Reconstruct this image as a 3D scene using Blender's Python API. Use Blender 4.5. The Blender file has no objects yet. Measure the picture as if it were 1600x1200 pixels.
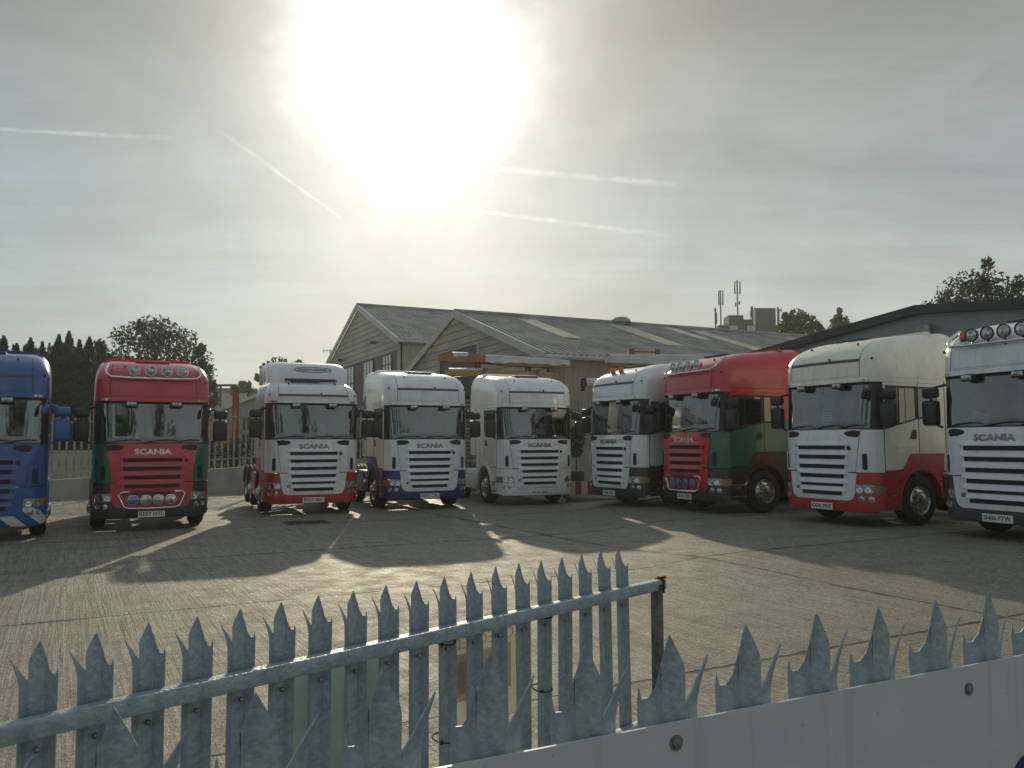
import bpy, bmesh, math, random
from mathutils import Vector, Matrix, noise
random.seed(7)
R = math.radians
SC = bpy.context.scene
COL = SC.collection

# ------------------------------------------------------------------ camera
FPX, PITCH, ROLL, HC = 1281.0, R(4.08), R(0.19), 1.768
cam = bpy.data.objects.new('camera', bpy.data.cameras.new('camera'))
COL.objects.link(cam)
cam.data.sensor_width = 36.0
cam.data.lens = 36.0 * FPX / 1600.0
cam.data.clip_start = 0.05
cam.data.clip_end = 3000
cam.matrix_world = Matrix.Translation((0, 0, HC)) @ Matrix.Rotation(R(90) + PITCH, 4, 'X') @ Matrix.Rotation(-ROLL, 4, 'Z')
SC.camera = cam
_CM = cam.matrix_world.to_3x3()


def ray(px, py):
    """direction of a photograph pixel (1600x1200)"""
    return (_CM @ Vector(((px - 800) / FPX, (600 - py) / FPX, -1))).normalized()


def at(px, py, y):
    d = ray(px, py)
    return Vector((0, 0, HC)) + d * (y / d.y)


# ------------------------------------------------------------------ sun, sky, exposure
SUN_EL, SUN_AZ = R(18.8), R(-7.2)
SUN_DIR = Vector((math.sin(SUN_AZ) * math.cos(SUN_EL), math.cos(SUN_AZ) * math.cos(SUN_EL), math.sin(SUN_EL)))
sun = bpy.data.objects.new('sun', bpy.data.lights.new('sun', 'SUN'))
COL.objects.link(sun)
sun.data.energy = 2.4
sun.data.angle = R(0.7)
sun.data.color = (1.0, 0.86, 0.60)
sun.rotation_euler = (-SUN_DIR).to_track_quat('-Z', 'Y').to_euler()

SC.view_settings.view_transform = 'Standard'
SC.view_settings.look = 'None'
SC.view_settings.gamma = 1.0
SC.view_settings.exposure = 0.25
SC.render.engine = 'CYCLES'
SC.cycles.use_denoising = True
SC.cycles.max_bounces = 8
SC.cycles.transparent_max_bounces = 12


class NT:
    """tiny node-tree helper"""
    def __init__(s, tree):
        s.t = tree
        s.n = tree.nodes
        s.n.clear()

    def add(s, typ, props=None, **ins):
        nd = s.n.new(typ)
        for k, v in (props or {}).items():
            setattr(nd, k, v)
        for k, v in ins.items():
            key = int(k[1:]) if k[0] == 'i' and k[1:].isdigit() else k.replace('_', ' ')
            s.set(nd, key, v)
        return nd

    def set(s, nd, key, v):
        sock = nd.inputs[key]
        if hasattr(v, 'is_linked'):
            s.t.links.new(v, sock)
        elif hasattr(v, 'outputs'):
            s.t.links.new(v.outputs[0], sock)
        else:
            sock.default_value = v

    def math(s, op, a, b=0.0, c=0.0, clamp=False):
        nd = s.add('ShaderNodeMath', {'operation': op, 'use_clamp': clamp}, i0=a, i1=b, i2=c)
        return nd.outputs[0]

    def mix(s, fac, a, b, blend='MIX'):
        nd = s.add('ShaderNodeMix', {'data_type': 'RGBA', 'blend_type': blend})
        for k, v in ((0, fac), (6, a), (7, b)):
            s.set(nd, k, v)
        return nd.outputs[2]

    def maprange(s, v, a, b, c, d, smooth=True):
        nd = s.add('ShaderNodeMapRange', {'interpolation_type': 'SMOOTHSTEP' if smooth else 'LINEAR', 'clamp': True})
        for k, x in enumerate((v, a, b, c, d)):
            s.set(nd, k, x)
        return nd.outputs[0]

    def ramp(s, v, stops):
        nd = s.add('ShaderNodeValToRGB', Fac=v)
        el = nd.color_ramp.elements
        while len(el) > 1:
            el.remove(el[-1])
        el[0].position, el[0].color = stops[0][0], stops[0][1]
        for p, c in stops[1:]:
            e = el.new(p)
            e.color = c
        return nd.outputs[0]


world = bpy.data.worlds.new('World')
SC.world = world
world.use_nodes = True
w = NT(world.node_tree)
wo = w.add('ShaderNodeOutputWorld')
bg = w.add('ShaderNodeBackground')
w.t.links.new(bg.outputs[0], wo.inputs[0])
sky = w.add('ShaderNodeTexSky', {'sky_type': 'NISHITA', 'sun_disc': False, 'sun_elevation': SUN_EL, 'sun_rotation': SUN_AZ,
                                 'altitude': 50, 'air_density': 1.0, 'dust_density': 1.6, 'ozone_density': 1.0})
tc = w.add('ShaderNodeTexCoord')
D = tc.outputs['Generated']
sep = w.add('ShaderNodeSeparateXYZ', Vector=D)
elev = w.math('ARCSINE', sep.outputs[2])                      # radians above the horizon
GLOW = Vector((math.sin(R(-7.0)) * math.cos(R(25.5)), math.cos(R(-7.0)) * math.cos(R(25.5)), math.sin(R(25.5))))


def wdot(v):
    nd = w.add('ShaderNodeVectorMath', {'operation': 'DOT_PRODUCT'}, i0=D, i1=tuple(v))
    return nd.outputs['Value']


# thin cirrus: streaky noise in a plane overhead
den = w.math('ADD', w.math('MAXIMUM', sep.outputs[2], 0.0), 0.10)
cx = w.math('DIVIDE', sep.outputs[0], den)
cy = w.math('DIVIDE', sep.outputs[1], den)
comb = w.add('ShaderNodeCombineXYZ', X=cx, Y=cy, Z=0.0)
mp = w.add('ShaderNodeMapping', Vector=comb, Scale=(0.55, 1.0, 1.0), Rotation=(0, 0, R(24)))
n1 = w.add('ShaderNodeTexNoise', Vector=mp, Scale=1.1, Detail=9.0, Roughness=0.58, Distortion=0.7)
mp2 = w.add('ShaderNodeMapping', Vector=comb, Scale=(0.5, 2.6, 1.0), Rotation=(0, 0, R(-14)))
n2 = w.add('ShaderNodeTexNoise', Vector=mp2, Scale=1.6, Detail=8.0, Roughness=0.62, Distortion=0.4)
cl = w.math('ADD', w.math('MULTIPLY', n1.outputs[0], 0.6), w.math('MULTIPLY', n2.outputs[0], 0.4))
cloud = w.maprange(cl, 0.34, 0.66, 0.0, 1.0)
n3 = w.add('ShaderNodeTexNoise', Vector=D, Scale=9.0, Detail=6.0, Roughness=0.6)
mp4 = w.add('ShaderNodeMapping', Vector=D, Scale=(3.0, 3.0, 6.5), Rotation=(0, R(24), R(10)))
n5 = w.add('ShaderNodeTexNoise', Vector=D, Scale=45.0, Detail=4.0, Roughness=0.6)
n4 = w.add('ShaderNodeTexNoise', Vector=mp4, Scale=1.0, Detail=8.0, Roughness=0.62, Distortion=0.9)
# angle from the glow centre, edge broken by the cloud noise; a lower lobe where the sun itself stands
angA = w.math('MULTIPLY', w.math('ARCCOSINE', wdot(GLOW)), 57.2958)
angB = w.math('ADD', w.math('MULTIPLY', w.math('ARCCOSINE', wdot(SUN_DIR)), 57.2958), 7.0)
ang = w.math('SMOOTH_MIN', angA, angB, 7.0)
wob = w.math('MULTIPLY', w.math('SUBTRACT', w.math('ADD', n3.outputs[0], w.math('MULTIPLY', cl, 0.8)), 0.9), 5.5)
ang = w.math('MAXIMUM', w.math('ADD', ang, wob), 0.0)
glow = w.ramp(w.math('DIVIDE', ang, 100.0), [
    (0.0, (1, 1, 1, 1)), (0.040, (0.45, 0.445, 0.42, 1)), (0.055, (0.21, 0.206, 0.192, 1)), (0.070, (0.120, 0.116, 0.105, 1)), (0.090, (0.074, 0.070, 0.061, 1)), (0.12, (0.043, 0.0395, 0.032, 1)),
    (0.16, (0.0235, 0.0212, 0.0158, 1)), (0.22, (0.0108, 0.0094, 0.0062, 1)), (0.34, (0.0030, 0.0024, 0.0012, 1)), (0.55, (0.0, 0.0, 0.0, 1))])
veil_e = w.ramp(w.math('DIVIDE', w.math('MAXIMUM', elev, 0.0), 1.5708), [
    (0.0, (0.335, 0.402, 0.390, 1)), (0.10, (0.300, 0.368, 0.366, 1)), (0.18, (0.236, 0.300, 0.310, 1)), (0.30, (0.178, 0.206, 0.196, 1)), (0.5, (0.215, 0.262, 0.285, 1)), (1.0, (0.235, 0.295, 0.34, 1))])  # upper stops out of view, raised and bluer to lift shade on the ground
side = w.maprange(sep.outputs[0], -0.45, 0.25, 0.0, 1.0)
veil_e = w.mix(1.0, veil_e, w.mix(side, (0.97, 0.985, 1.035, 1), (1.18, 1.065, 1.045, 1)), 'MULTIPLY')
# unseen sky behind the camera, brightened to fill the shaded lorry fronts
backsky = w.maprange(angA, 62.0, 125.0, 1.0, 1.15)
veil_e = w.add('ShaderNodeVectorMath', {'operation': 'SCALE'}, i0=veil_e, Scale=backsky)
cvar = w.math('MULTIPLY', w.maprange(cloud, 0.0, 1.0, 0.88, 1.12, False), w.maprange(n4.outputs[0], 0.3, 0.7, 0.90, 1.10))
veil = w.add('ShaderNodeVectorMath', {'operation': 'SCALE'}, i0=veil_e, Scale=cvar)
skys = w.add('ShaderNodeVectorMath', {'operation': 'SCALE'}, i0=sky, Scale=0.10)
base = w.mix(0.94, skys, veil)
gl = w.add('ShaderNodeVectorMath', {'operation': 'SCALE'}, i0=glow, Scale=5.0)
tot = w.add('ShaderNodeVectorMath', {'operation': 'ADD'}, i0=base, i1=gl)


def contrail(p0, p1, width_deg, gain, fade0=0.15, fade1=0.3):
    """a band of the sky between two directions"""
    a, b = ray(*p0), ray(*p1)
    nrm = a.cross(b).normalized()
    tng = nrm.cross(a).normalized()
    L = math.atan2(b.dot(tng), b.dot(a))
    off = w.math('ABSOLUTE', w.math('ADD', wdot(nrm), w.math('MULTIPLY', w.math('ADD', w.math('MULTIPLY', w.math('SUBTRACT', n3.outputs[0], 0.5), 0.8), w.math('MULTIPLY', w.math('SUBTRACT', n5.outputs[0], 0.5), 0.55)), 0.006)))
    along = w.math('DIVIDE', w.math('ARCTAN2', wdot(tng), wdot(a)), L)
    wid = w.math('MULTIPLY', w.math('ADD', w.math('MULTIPLY', along, 0.6), 0.7), R(width_deg))
    m = w.maprange(w.math('DIVIDE', off, wid), 0.15, 1.0, 1.0, 0.0)
    m = w.math('MULTIPLY', m, w.maprange(along, 0.0, fade0, 0.0, 1.0))
    m = w.math('MULTIPLY', m, w.maprange(along, 1.0 - fade1, 1.0, 1.0, 0.0))
    m = w.math('MULTIPLY', m, w.maprange(n5.outputs[0], 0.32, 0.62, 0.25, 1.0))
    return w.math('MULTIPLY', m, gain)


trails = None
for args in (((-60, 198), (300, 218), 0.19, 0.12), ((540, 346), (318, 186), 0.17, 0.17, 0.1, 0.35), ((490, 238), (1130, 296), 0.26, 0.15, 0.05, 0.3),
             ((525, 301), (1090, 374), 0.21, 0.16, 0.1, 0.3)):
    c = contrail(*args)
    trails = c if trails is None else w.math('ADD', trails, c)
tr = w.add('ShaderNodeVectorMath', {'operation': 'SCALE'}, i0=(1.0, 0.97, 0.88), Scale=trails)
tot = w.add('ShaderNodeVectorMath', {'operation': 'ADD'}, i0=tot, i1=tr)
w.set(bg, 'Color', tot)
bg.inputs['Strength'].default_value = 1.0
world.cycles.sampling_method = 'MANUAL'
world.cycles.sample_map_resolution = 1024

# ------------------------------------------------------------------ materials
_M = {}


def mat(name, col, rough=0.5, metal=0.0, coat=0.0, var=0.10, vscale=3.0, bump=0.0, bscale=40.0, spec=0.5, col2=None, trans=0.0):
    if name in _M:
        return _M[name]
    m = bpy.data.materials.new(name)
    m.use_nodes = True
    g = NT(m.node_tree)
    out = g.add('ShaderNodeOutputMaterial')
    b = g.add('ShaderNodeBsdfPrincipled')
    g.t.links.new(b.outputs[0], out.inputs[0])
    t = g.add('ShaderNodeTexCoord')
    nz = g.add('ShaderNodeTexNoise', Vector=t.outputs['Object'], Scale=vscale, Detail=6.0, Roughness=0.6)
    c2 = col2 if col2 else tuple(x * (1 - 2.2 * var) for x in col)
    f = g.maprange(nz.outputs[0], 0.35, 0.7, 0.0, 1.0)
    g.set(b, 'Base Color', g.mix(f, (*col, 1), (*c2, 1)))
    rg = g.maprange(nz.outputs[0], 0.3, 0.7, max(0.02, rough - 0.06), min(1.0, rough + 0.08))
    g.set(b, 'Roughness', rg)
    b.inputs['Metallic'].default_value = metal
    b.inputs['Specular IOR Level'].default_value = spec
    if coat:
        b.inputs['Coat Weight'].default_value = coat
        b.inputs['Coat Roughness'].default_value = 0.06
    if trans:
        b.inputs['Transmission Weight'].default_value = trans
    if bump:
        n2_ = g.add('ShaderNodeTexNoise', Vector=t.outputs['Object'], Scale=bscale, Detail=4.0)
        bp = g.add('ShaderNodeBump', Strength=bump, Distance=0.02, Height=n2_.outputs[0])
        g.set(b, 'Normal', bp)
    _M[name] = m
    return m


def paint(name, col, rough=0.32):
    m = mat('paint_' + name, col, rough, 0, 0.55, 0.05, 2.2)
    if m.get('grimed'):
        return m
    m['grimed'] = 1
    g = NT.__new__(NT)
    g.t, g.n = m.node_tree, m.node_tree.nodes
    b = next(q for q in g.n if q.type == 'BSDF_PRINCIPLED')
    old = b.inputs['Base Color'].links[0].from_socket
    t = g.add('ShaderNodeTexCoord')
    mp_ = g.add('ShaderNodeMapping', Vector=t.outputs['Object'], Scale=(17.0, 17.0, 0.9))
    st = g.add('ShaderNodeTexNoise', Vector=mp_, Scale=1.0, Detail=5.0, Roughness=0.62)
    sp_ = g.add('ShaderNodeTexNoise', Vector=t.outputs['Object'], Scale=5.0, Detail=6.0, Roughness=0.7)
    f = g.math('MULTIPLY', g.maprange(st.outputs[0], 0.48, 0.74, 0.0, 1.0), g.maprange(sp_.outputs[0], 0.35, 0.65, 0.05, 0.34))
    g.set(b, 'Base Color', g.mix(f, old, (0.17, 0.155, 0.13, 1)))
    return m


def glass(name, tint, refl=1.0):
    if name in _M:
        return _M[name]
    m = bpy.data.materials.new(name)
    m.use_nodes = True
    g = NT(m.node_tree)
    out = g.add('ShaderNodeOutputMaterial')
    tr_ = g.add('ShaderNodeBsdfTransparent', Color=(*tint, 1))
    t = g.add('ShaderNodeTexCoord')
    nz = g.add('ShaderNodeTexNoise', Vector=t.outputs['Object'], Scale=4.0, Detail=5.0)
    gl_ = g.add('ShaderNodeBsdfGlossy', Color=(0.96, 0.98, 1, 1), Roughness=g.maprange(nz.outputs[0], 0.3, 0.75, 0.01, 0.05))
    fr = g.add('ShaderNodeFresnel', IOR=1.55)
    f = g.math('MULTIPLY', g.math('ADD', fr.outputs[0], 0.11), refl, clamp=True)
    mx = g.add('ShaderNodeMixShader', Fac=f, i1=tr_, i2=gl_)
    g.t.links.new(mx.outputs[0], out.inputs[0])
    _M[name] = m
    return m


def two_tone(name, top, low, z0, slope):
    """paint that changes colour along a raked line on the cab"""
    if name in _M:
        return _M[name]
    m = bpy.data.materials.new(name)
    m.use_nodes = True
    g = NT(m.node_tree)
    out = g.add('ShaderNodeOutputMaterial')
    b = g.add('ShaderNodeBsdfPrincipled', Roughness=0.3, Coat_Weight=0.6, Coat_Roughness=0.06)
    g.t.links.new(b.outputs[0], out.inputs[0])
    t = g.add('ShaderNodeTexCoord')
    s_ = g.add('ShaderNodeSeparateXYZ', Vector=t.outputs['Object'])
    h = g.math('SUBTRACT', s_.outputs[2], g.math('MULTIPLY', s_.outputs[1], slope))
    f = g.math('GREATER_THAN', h, z0)
    g.set(b, 'Base Color', g.mix(f, (*low, 1), (*top, 1)))
    _M[name] = m
    return m


def stripe_mat(name, a, bcol):
    if name in _M:
        return _M[name]
    m = bpy.data.materials.new(name)
    m.use_nodes = True
    g = NT(m.node_tree)
    out = g.add('ShaderNodeOutputMaterial')
    b = g.add('ShaderNodeBsdfPrincipled', Roughness=0.35, Coat_Weight=0.4)
    g.t.links.new(b.outputs[0], out.inputs[0])
    t = g.add('ShaderNodeTexCoord')
    s_ = g.add('ShaderNodeSeparateXYZ', Vector=t.outputs['Object'])
    h = g.math('ADD', g.math('MULTIPLY', s_.outputs[0], 1.0), g.math('MULTIPLY', s_.outputs[2], 1.15))
    f = g.math('GREATER_THAN', g.math('FRACT', g.math('DIVIDE', g.math('ADD', h, 5.03), 0.52)), 0.5)
    g.set(b, 'Base Color', g.mix(f, (*a, 1), (*bcol, 1)))
    _M[name] = m
    return m


WHITE = (0.78, 0.79, 0.80)
BLACKP = mat('black_plastic', (0.022, 0.023, 0.025), 0.42, 0, 0, 0.15, 6)
DARKP = mat('dark_grey_plastic', (0.055, 0.06, 0.068), 0.45, 0, 0, 0.12, 5)
SLOT = mat('dark_slot', (0.010, 0.011, 0.014), 0.6, 0, 0, 0.1, 8)
SEAM = mat('panel_gap', (0.03, 0.03, 0.032), 0.7)
STRIPG = mat('roof_strip_grey', (0.085, 0.087, 0.09), 0.45)
RUBBER = mat('tyre_rubber', (0.020, 0.020, 0.021), 0.8, 0, 0, 0.15, 12, 0.3, 60)
CHROME = mat('polished_steel', (0.72, 0.73, 0.75), 0.16, 1.0, 0, 0.05, 4)
ALLOY = mat('wheel_alloy', (0.62, 0.62, 0.62), 0.28, 1.0, 0, 0.15, 9)
STEELG = mat('dull_steel', (0.30, 0.31, 0.32), 0.45, 0.9, 0, 0.2, 7)
LENS = mat('lamp_lens', (0.62, 0.64, 0.64), 0.12, 0.55, 0.8, 0.35, 14)
BLUELENS = mat('blue_lamp_lens', (0.16, 0.24, 0.55), 0.12, 0.5, 0.8, 0.25, 14)
AMBER = mat('amber_lens', (0.62, 0.16, 0.015), 0.2, 0, 0.8, 0.12, 10)
INDIC = mat('indicator_lens', (0.36, 0.17, 0.10), 0.2, 0.1, 0.8, 0.15, 10)
GLASSW = glass('windscreen_glass', (0.38, 0.43, 0.42), 1.05)
GLASSS = glass('side_window_glass', (0.30, 0.34, 0.34), 1.0)
PLATEM = mat('number_plate_white', (0.86, 0.86, 0.83), 0.4, 0, 0, 0.02, 8)
INK = mat('black_ink', (0.012, 0.012, 0.013), 0.5)
SEATM = mat('seat_cloth', (0.035, 0.036, 0.042), 0.9, 0, 0, 0.15, 14)
TRIM = mat('cab_trim', (0.075, 0.072, 0.068), 0.75, 0, 0, 0.15, 4)
CURT = mat('cab_curtain', (0.012, 0.013, 0.014), 0.95, 0, 0, 0.2, 5)
PAPER = mat('paper', (0.80, 0.90, 0.90), 0.8, 0, 0, 0.05, 20)
BADGEG = mat('badge_grey', (0.26, 0.27, 0.28), 0.3, 0.6, 0, 0.1, 10)
BADGEW = mat('badge_pale', (0.66, 0.66, 0.64), 0.3, 0.4, 0, 0.1, 10)
FRAMEM = mat('chassis_paint', (0.05, 0.052, 0.055), 0.6, 0, 0, 0.2, 5)
GALV = mat('galvanised_steel', (0.36, 0.43, 0.48), 0.5, 0.25, 0, 0.22, 26, 0.3, 60, col2=(0.25, 0.305, 0.355))
GALVF = mat('weathered_galvanised', (0.40, 0.41, 0.40), 0.55, 0.4, 0, 0.2, 3)
REDP = mat('red_oxide_paint', (0.30, 0.045, 0.035), 0.6, 0, 0, 0.15, 4)

# ------------------------------------------------------------------ mesh helpers


class MB:
    """collects shapes; build() links them as ONE mesh object"""
    def __init__(s):
        s.v, s.f, s.mi = [], [], []

    def add(s, vs, fs, mi=0):
        o = len(s.v)
        s.v += [tuple(p) for p in vs]
        s.f += [tuple(o + i for i in f) for f in fs]
        s.mi += [mi] * len(fs)
        return s

    def bm(s, b, M=None, mi=0):
        b.verts.ensure_lookup_table()
        b.verts.index_update()
        vs = [(M @ v.co) if M else v.co.copy() for v in b.verts]
        fs = [[v.index for v in f.verts] for f in b.faces]
        b.free()
        return s.add(vs, fs, mi)

    def box(s, c, d, r=0.0, seg=2, M=None, mi=0):
        b = bmesh.new()
        bmesh.ops.create_cube(b, size=1.0)
        for v in b.verts:
            v.co = Vector((v.co.x * d[0], v.co.y * d[1], v.co.z * d[2]))
        if r > 0:
            bmesh.ops.bevel(b, geom=list(b.edges), offset=min(r, min(d) * 0.49), segments=seg, profile=0.5, affect='EDGES')
        T = Matrix.Translation(c)
        return s.bm(b, (T @ M) if M else T, mi)

    def tube(s, path, rad, n=8, mi=0, cap=True):
        path = [Vector(p) for p in path]
        vs, fs = [], []
        up = None
        for i, p in enumerate(path):
            t = (path[min(i + 1, len(path) - 1)] - path[max(i - 1, 0)]).normalized()
            if up is None:
                up = Vector((0, 0, 1)) if abs(t.z) < 0.9 else Vector((1, 0, 0))
            a = t.cross(up).normalized()
            up = a.cross(t).normalized()
            r = rad[i] if isinstance(rad, (list, tuple)) else rad
            for k in range(n):
                an = 2 * math.pi * k / n
                vs.append(p + (a * math.cos(an) + up * math.sin(an)) * r)
        for i in range(len(path) - 1):
            for k in range(n):
                fs.append((i * n + k, i * n + (k + 1) % n, (i + 1) * n + (k + 1) % n, (i + 1) * n + k))
        if cap:
            fs.append(tuple(range(n))[::-1])
            fs.append(tuple((len(path) - 1) * n + k for k in range(n)))
        return s.add(vs, fs, mi)

    def lathe(s, prof, n=28, M=None, mi=0):
        """profile (r, a): revolved about local X axis at distance a"""
        vs, fs = [], []
        for r, a in prof:
            for k in range(n):
                an = 2 * math.pi * k / n
                p = Vector((a, r * math.cos(an), r * math.sin(an)))
                vs.append((M @ p) if M else p)
        for i in range(len(prof) - 1):
            for k in range(n):
                fs.append((i * n + k, i * n + (k + 1) % n, (i + 1) * n + (k + 1) % n, (i + 1) * n + k))
        if prof[0][0] > 1e-6:
            pass
        return s.add(vs, fs, mi)

    def prism(s, poly, a0, a1, axis='x', mi=0):
        """polygon extruded between a0 and a1 along an axis; poly coords are the two other axes in order"""
        n = len(poly)

        def pt(q, a):
            return {'x': (a, q[0], q[1]), 'y': (q[0], a, q[1]), 'z': (q[0], q[1], a)}[axis]
        vs = [pt(q, a0) for q in poly] + [pt(q, a1) for q in poly]
        fs = [tuple(range(n)), tuple(range(2 * n - 1, n - 1, -1))]
        fs += [(i, n + i, n + (i + 1) % n, (i + 1) % n) for i in range(n)]
        return s.add(vs, fs, mi)

    def build(s, name, mats, parent=None, smooth=35, label=None, loc=None):
        me = bpy.data.meshes.new(name)
        me.from_pydata(s.v, [], s.f)
        if not isinstance(mats, (list, tuple)):
            mats = [mats]
        for m in mats:
            me.materials.append(m)
        if len(mats) > 1:
            me.polygons.foreach_set('material_index', s.mi)
        b = bmesh.new()
        b.from_mesh(me)
        bmesh.ops.recalc_face_normals(b, faces=list(b.faces))
        b.to_mesh(me)
        b.free()
        if smooth:
            me.polygons.foreach_set('use_smooth', [True] * len(me.polygons))
            me.set_sharp_from_angle(angle=R(smooth))
        me.update()
        o = bpy.data.objects.new(name, me)
        COL.objects.link(o)
        if parent:
            o.parent = parent
        if loc:
            o.location = loc
        if label:
            o['label'] = label
        return o


def tag(o, label=None, cat=None, group=None, kind=None):
    for k, v in (('label', label), ('category', cat), ('group', group), ('kind', kind)):
        if v:
            o[k] = v
    return o


def thing(name, label, cat, loc=(0, 0, 0), rz=0.0, group=None):
    o = bpy.data.objects.new(name, None)
    COL.objects.link(o)
    o.location = loc
    o.rotation_euler = (0, 0, rz)
    return tag(o, label, cat, group)


def copy_tree(o, parent=None):
    c = o.copy()
    COL.objects.link(c)
    if parent:
        c.parent = parent
    for ch in list(o.children):
        copy_tree(ch, c)
    return c


def panel(mb, polys, P, off=0.0, thick=0.0, scuts=(), zcuts=(), mi=0):
    """2-D polygons cut along lines and laid on the surface P(s, z) -> (point, normal)"""
    for poly in polys:
        b = bmesh.new()
        vs = [b.verts.new((q[0], q[1], 0)) for q in poly]
        b.faces.new(vs)
        s0, s1 = min(q[0] for q in poly), max(q[0] for q in poly)
        z0, z1 = min(q[1] for q in poly), max(q[1] for q in poly)
        for x in scuts:
            if s0 + 1e-4 < x < s1 - 1e-4:
                bmesh.ops.bisect_plane(b, geom=b.verts[:] + b.edges[:] + b.faces[:], dist=1e-6, plane_co=(x, 0, 0), plane_no=(1, 0, 0))
        for x in zcuts:
            if z0 + 1e-4 < x < z1 - 1e-4:
                bmesh.ops.bisect_plane(b, geom=b.verts[:] + b.edges[:] + b.faces[:], dist=1e-6, plane_co=(0, x, 0), plane_no=(0, 1, 0))
        big = [f for f in b.faces if len(f.verts) > 4]
        if big:
            bmesh.ops.triangulate(b, faces=big)
        b.verts.index_update()
        front, back = [], []
        for v in b.verts:
            p, n = P(v.co.x, v.co.y)
            o = off(v.co.x, v.co.y) if callable(off) else off
            front.append(p + n * o)
            if thick:
                back.append(p + n * (o - thick))
        N = len(front)
        fs = [tuple(v.index for v in f.verts) for f in b.faces]
        if thick:
            extra = [tuple(N + i for i in reversed(f)) for f in fs]
            for e in b.edges:
                if len(e.link_faces) == 1:
                    i, j = e.verts[0].index, e.verts[1].index
                    extra.append((i, j, N + j, N + i))
            fs = fs + extra
        b.free()
        mb.add(front + back, fs, mi)
    return mb


_TX = {}


def text_geo(s, bold=0.0):
    """flat text, height about 1 for capitals, centred: verts, faces"""
    if (s, bold) in _TX:
        return _TX[(s, bold)]
    cu = bpy.data.curves.new('lettering', 'FONT')
    cu.body = s
    cu.align_x, cu.align_y = 'CENTER', 'CENTER'
    cu.offset = bold
    cu.resolution_u = 3
    cu.size = 1.4
    ob = bpy.data.objects.new('lettering', cu)
    COL.objects.link(ob)
    dg = bpy.context.evaluated_depsgraph_get()
    me = bpy.data.meshes.new_from_object(ob.evaluated_get(dg))
    vs = [v.co.copy() for v in me.vertices]
    fs = [tuple(p.vertices) for p in me.polygons]
    bpy.data.objects.remove(ob)
    bpy.data.curves.remove(cu)
    bpy.data.meshes.remove(me)
    xs = [v.x for v in vs]
    zs = [v.y for v in vs]
    wx, cx_ = max(xs) - min(xs), (max(xs) + min(xs)) / 2
    hz, cz_ = max(zs) - min(zs), (max(zs) + min(zs)) / 2
    r = ([((v.x - cx_) / wx, (v.y - cz_) / hz) for v in vs], fs)
    _TX[(s, bold)] = r
    return r


def text_on(mb, s, P, s0, z0, wid, hei, off, bold=0.0, mi=0, flip=False):
    vs, fs = text_geo(s, bold)
    out = []
    for x, z in vs:
        p, n = P(s0 + (-x if flip else x) * wid, z0 + z * hei)
        out.append(p + n * off)
    return mb.add(out, fs, mi)


def lerp_tab(tab, z):
    if z <= tab[0][0]:
        return tab[0][1]
    for (a, b), (c, d) in zip(tab, tab[1:]):
        if z <= c:
            t = (z - a) / (c - a)
            return b + (d - b) * t
    return tab[-1][1]


def sstep(a, b, x):
    t = max(0.0, min(1.0, (x - a) / (b - a)))
    return t * t * (3 - 2 * t)


def gz(x, y):
    """the yard falls gently to the left"""
    z = -0.145 + 0.095 * sstep(-7.4, -6.0, x) + 0.14 * sstep(1.6, 3.2, x)
    return z * sstep(9.5, 13.0, y)


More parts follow.
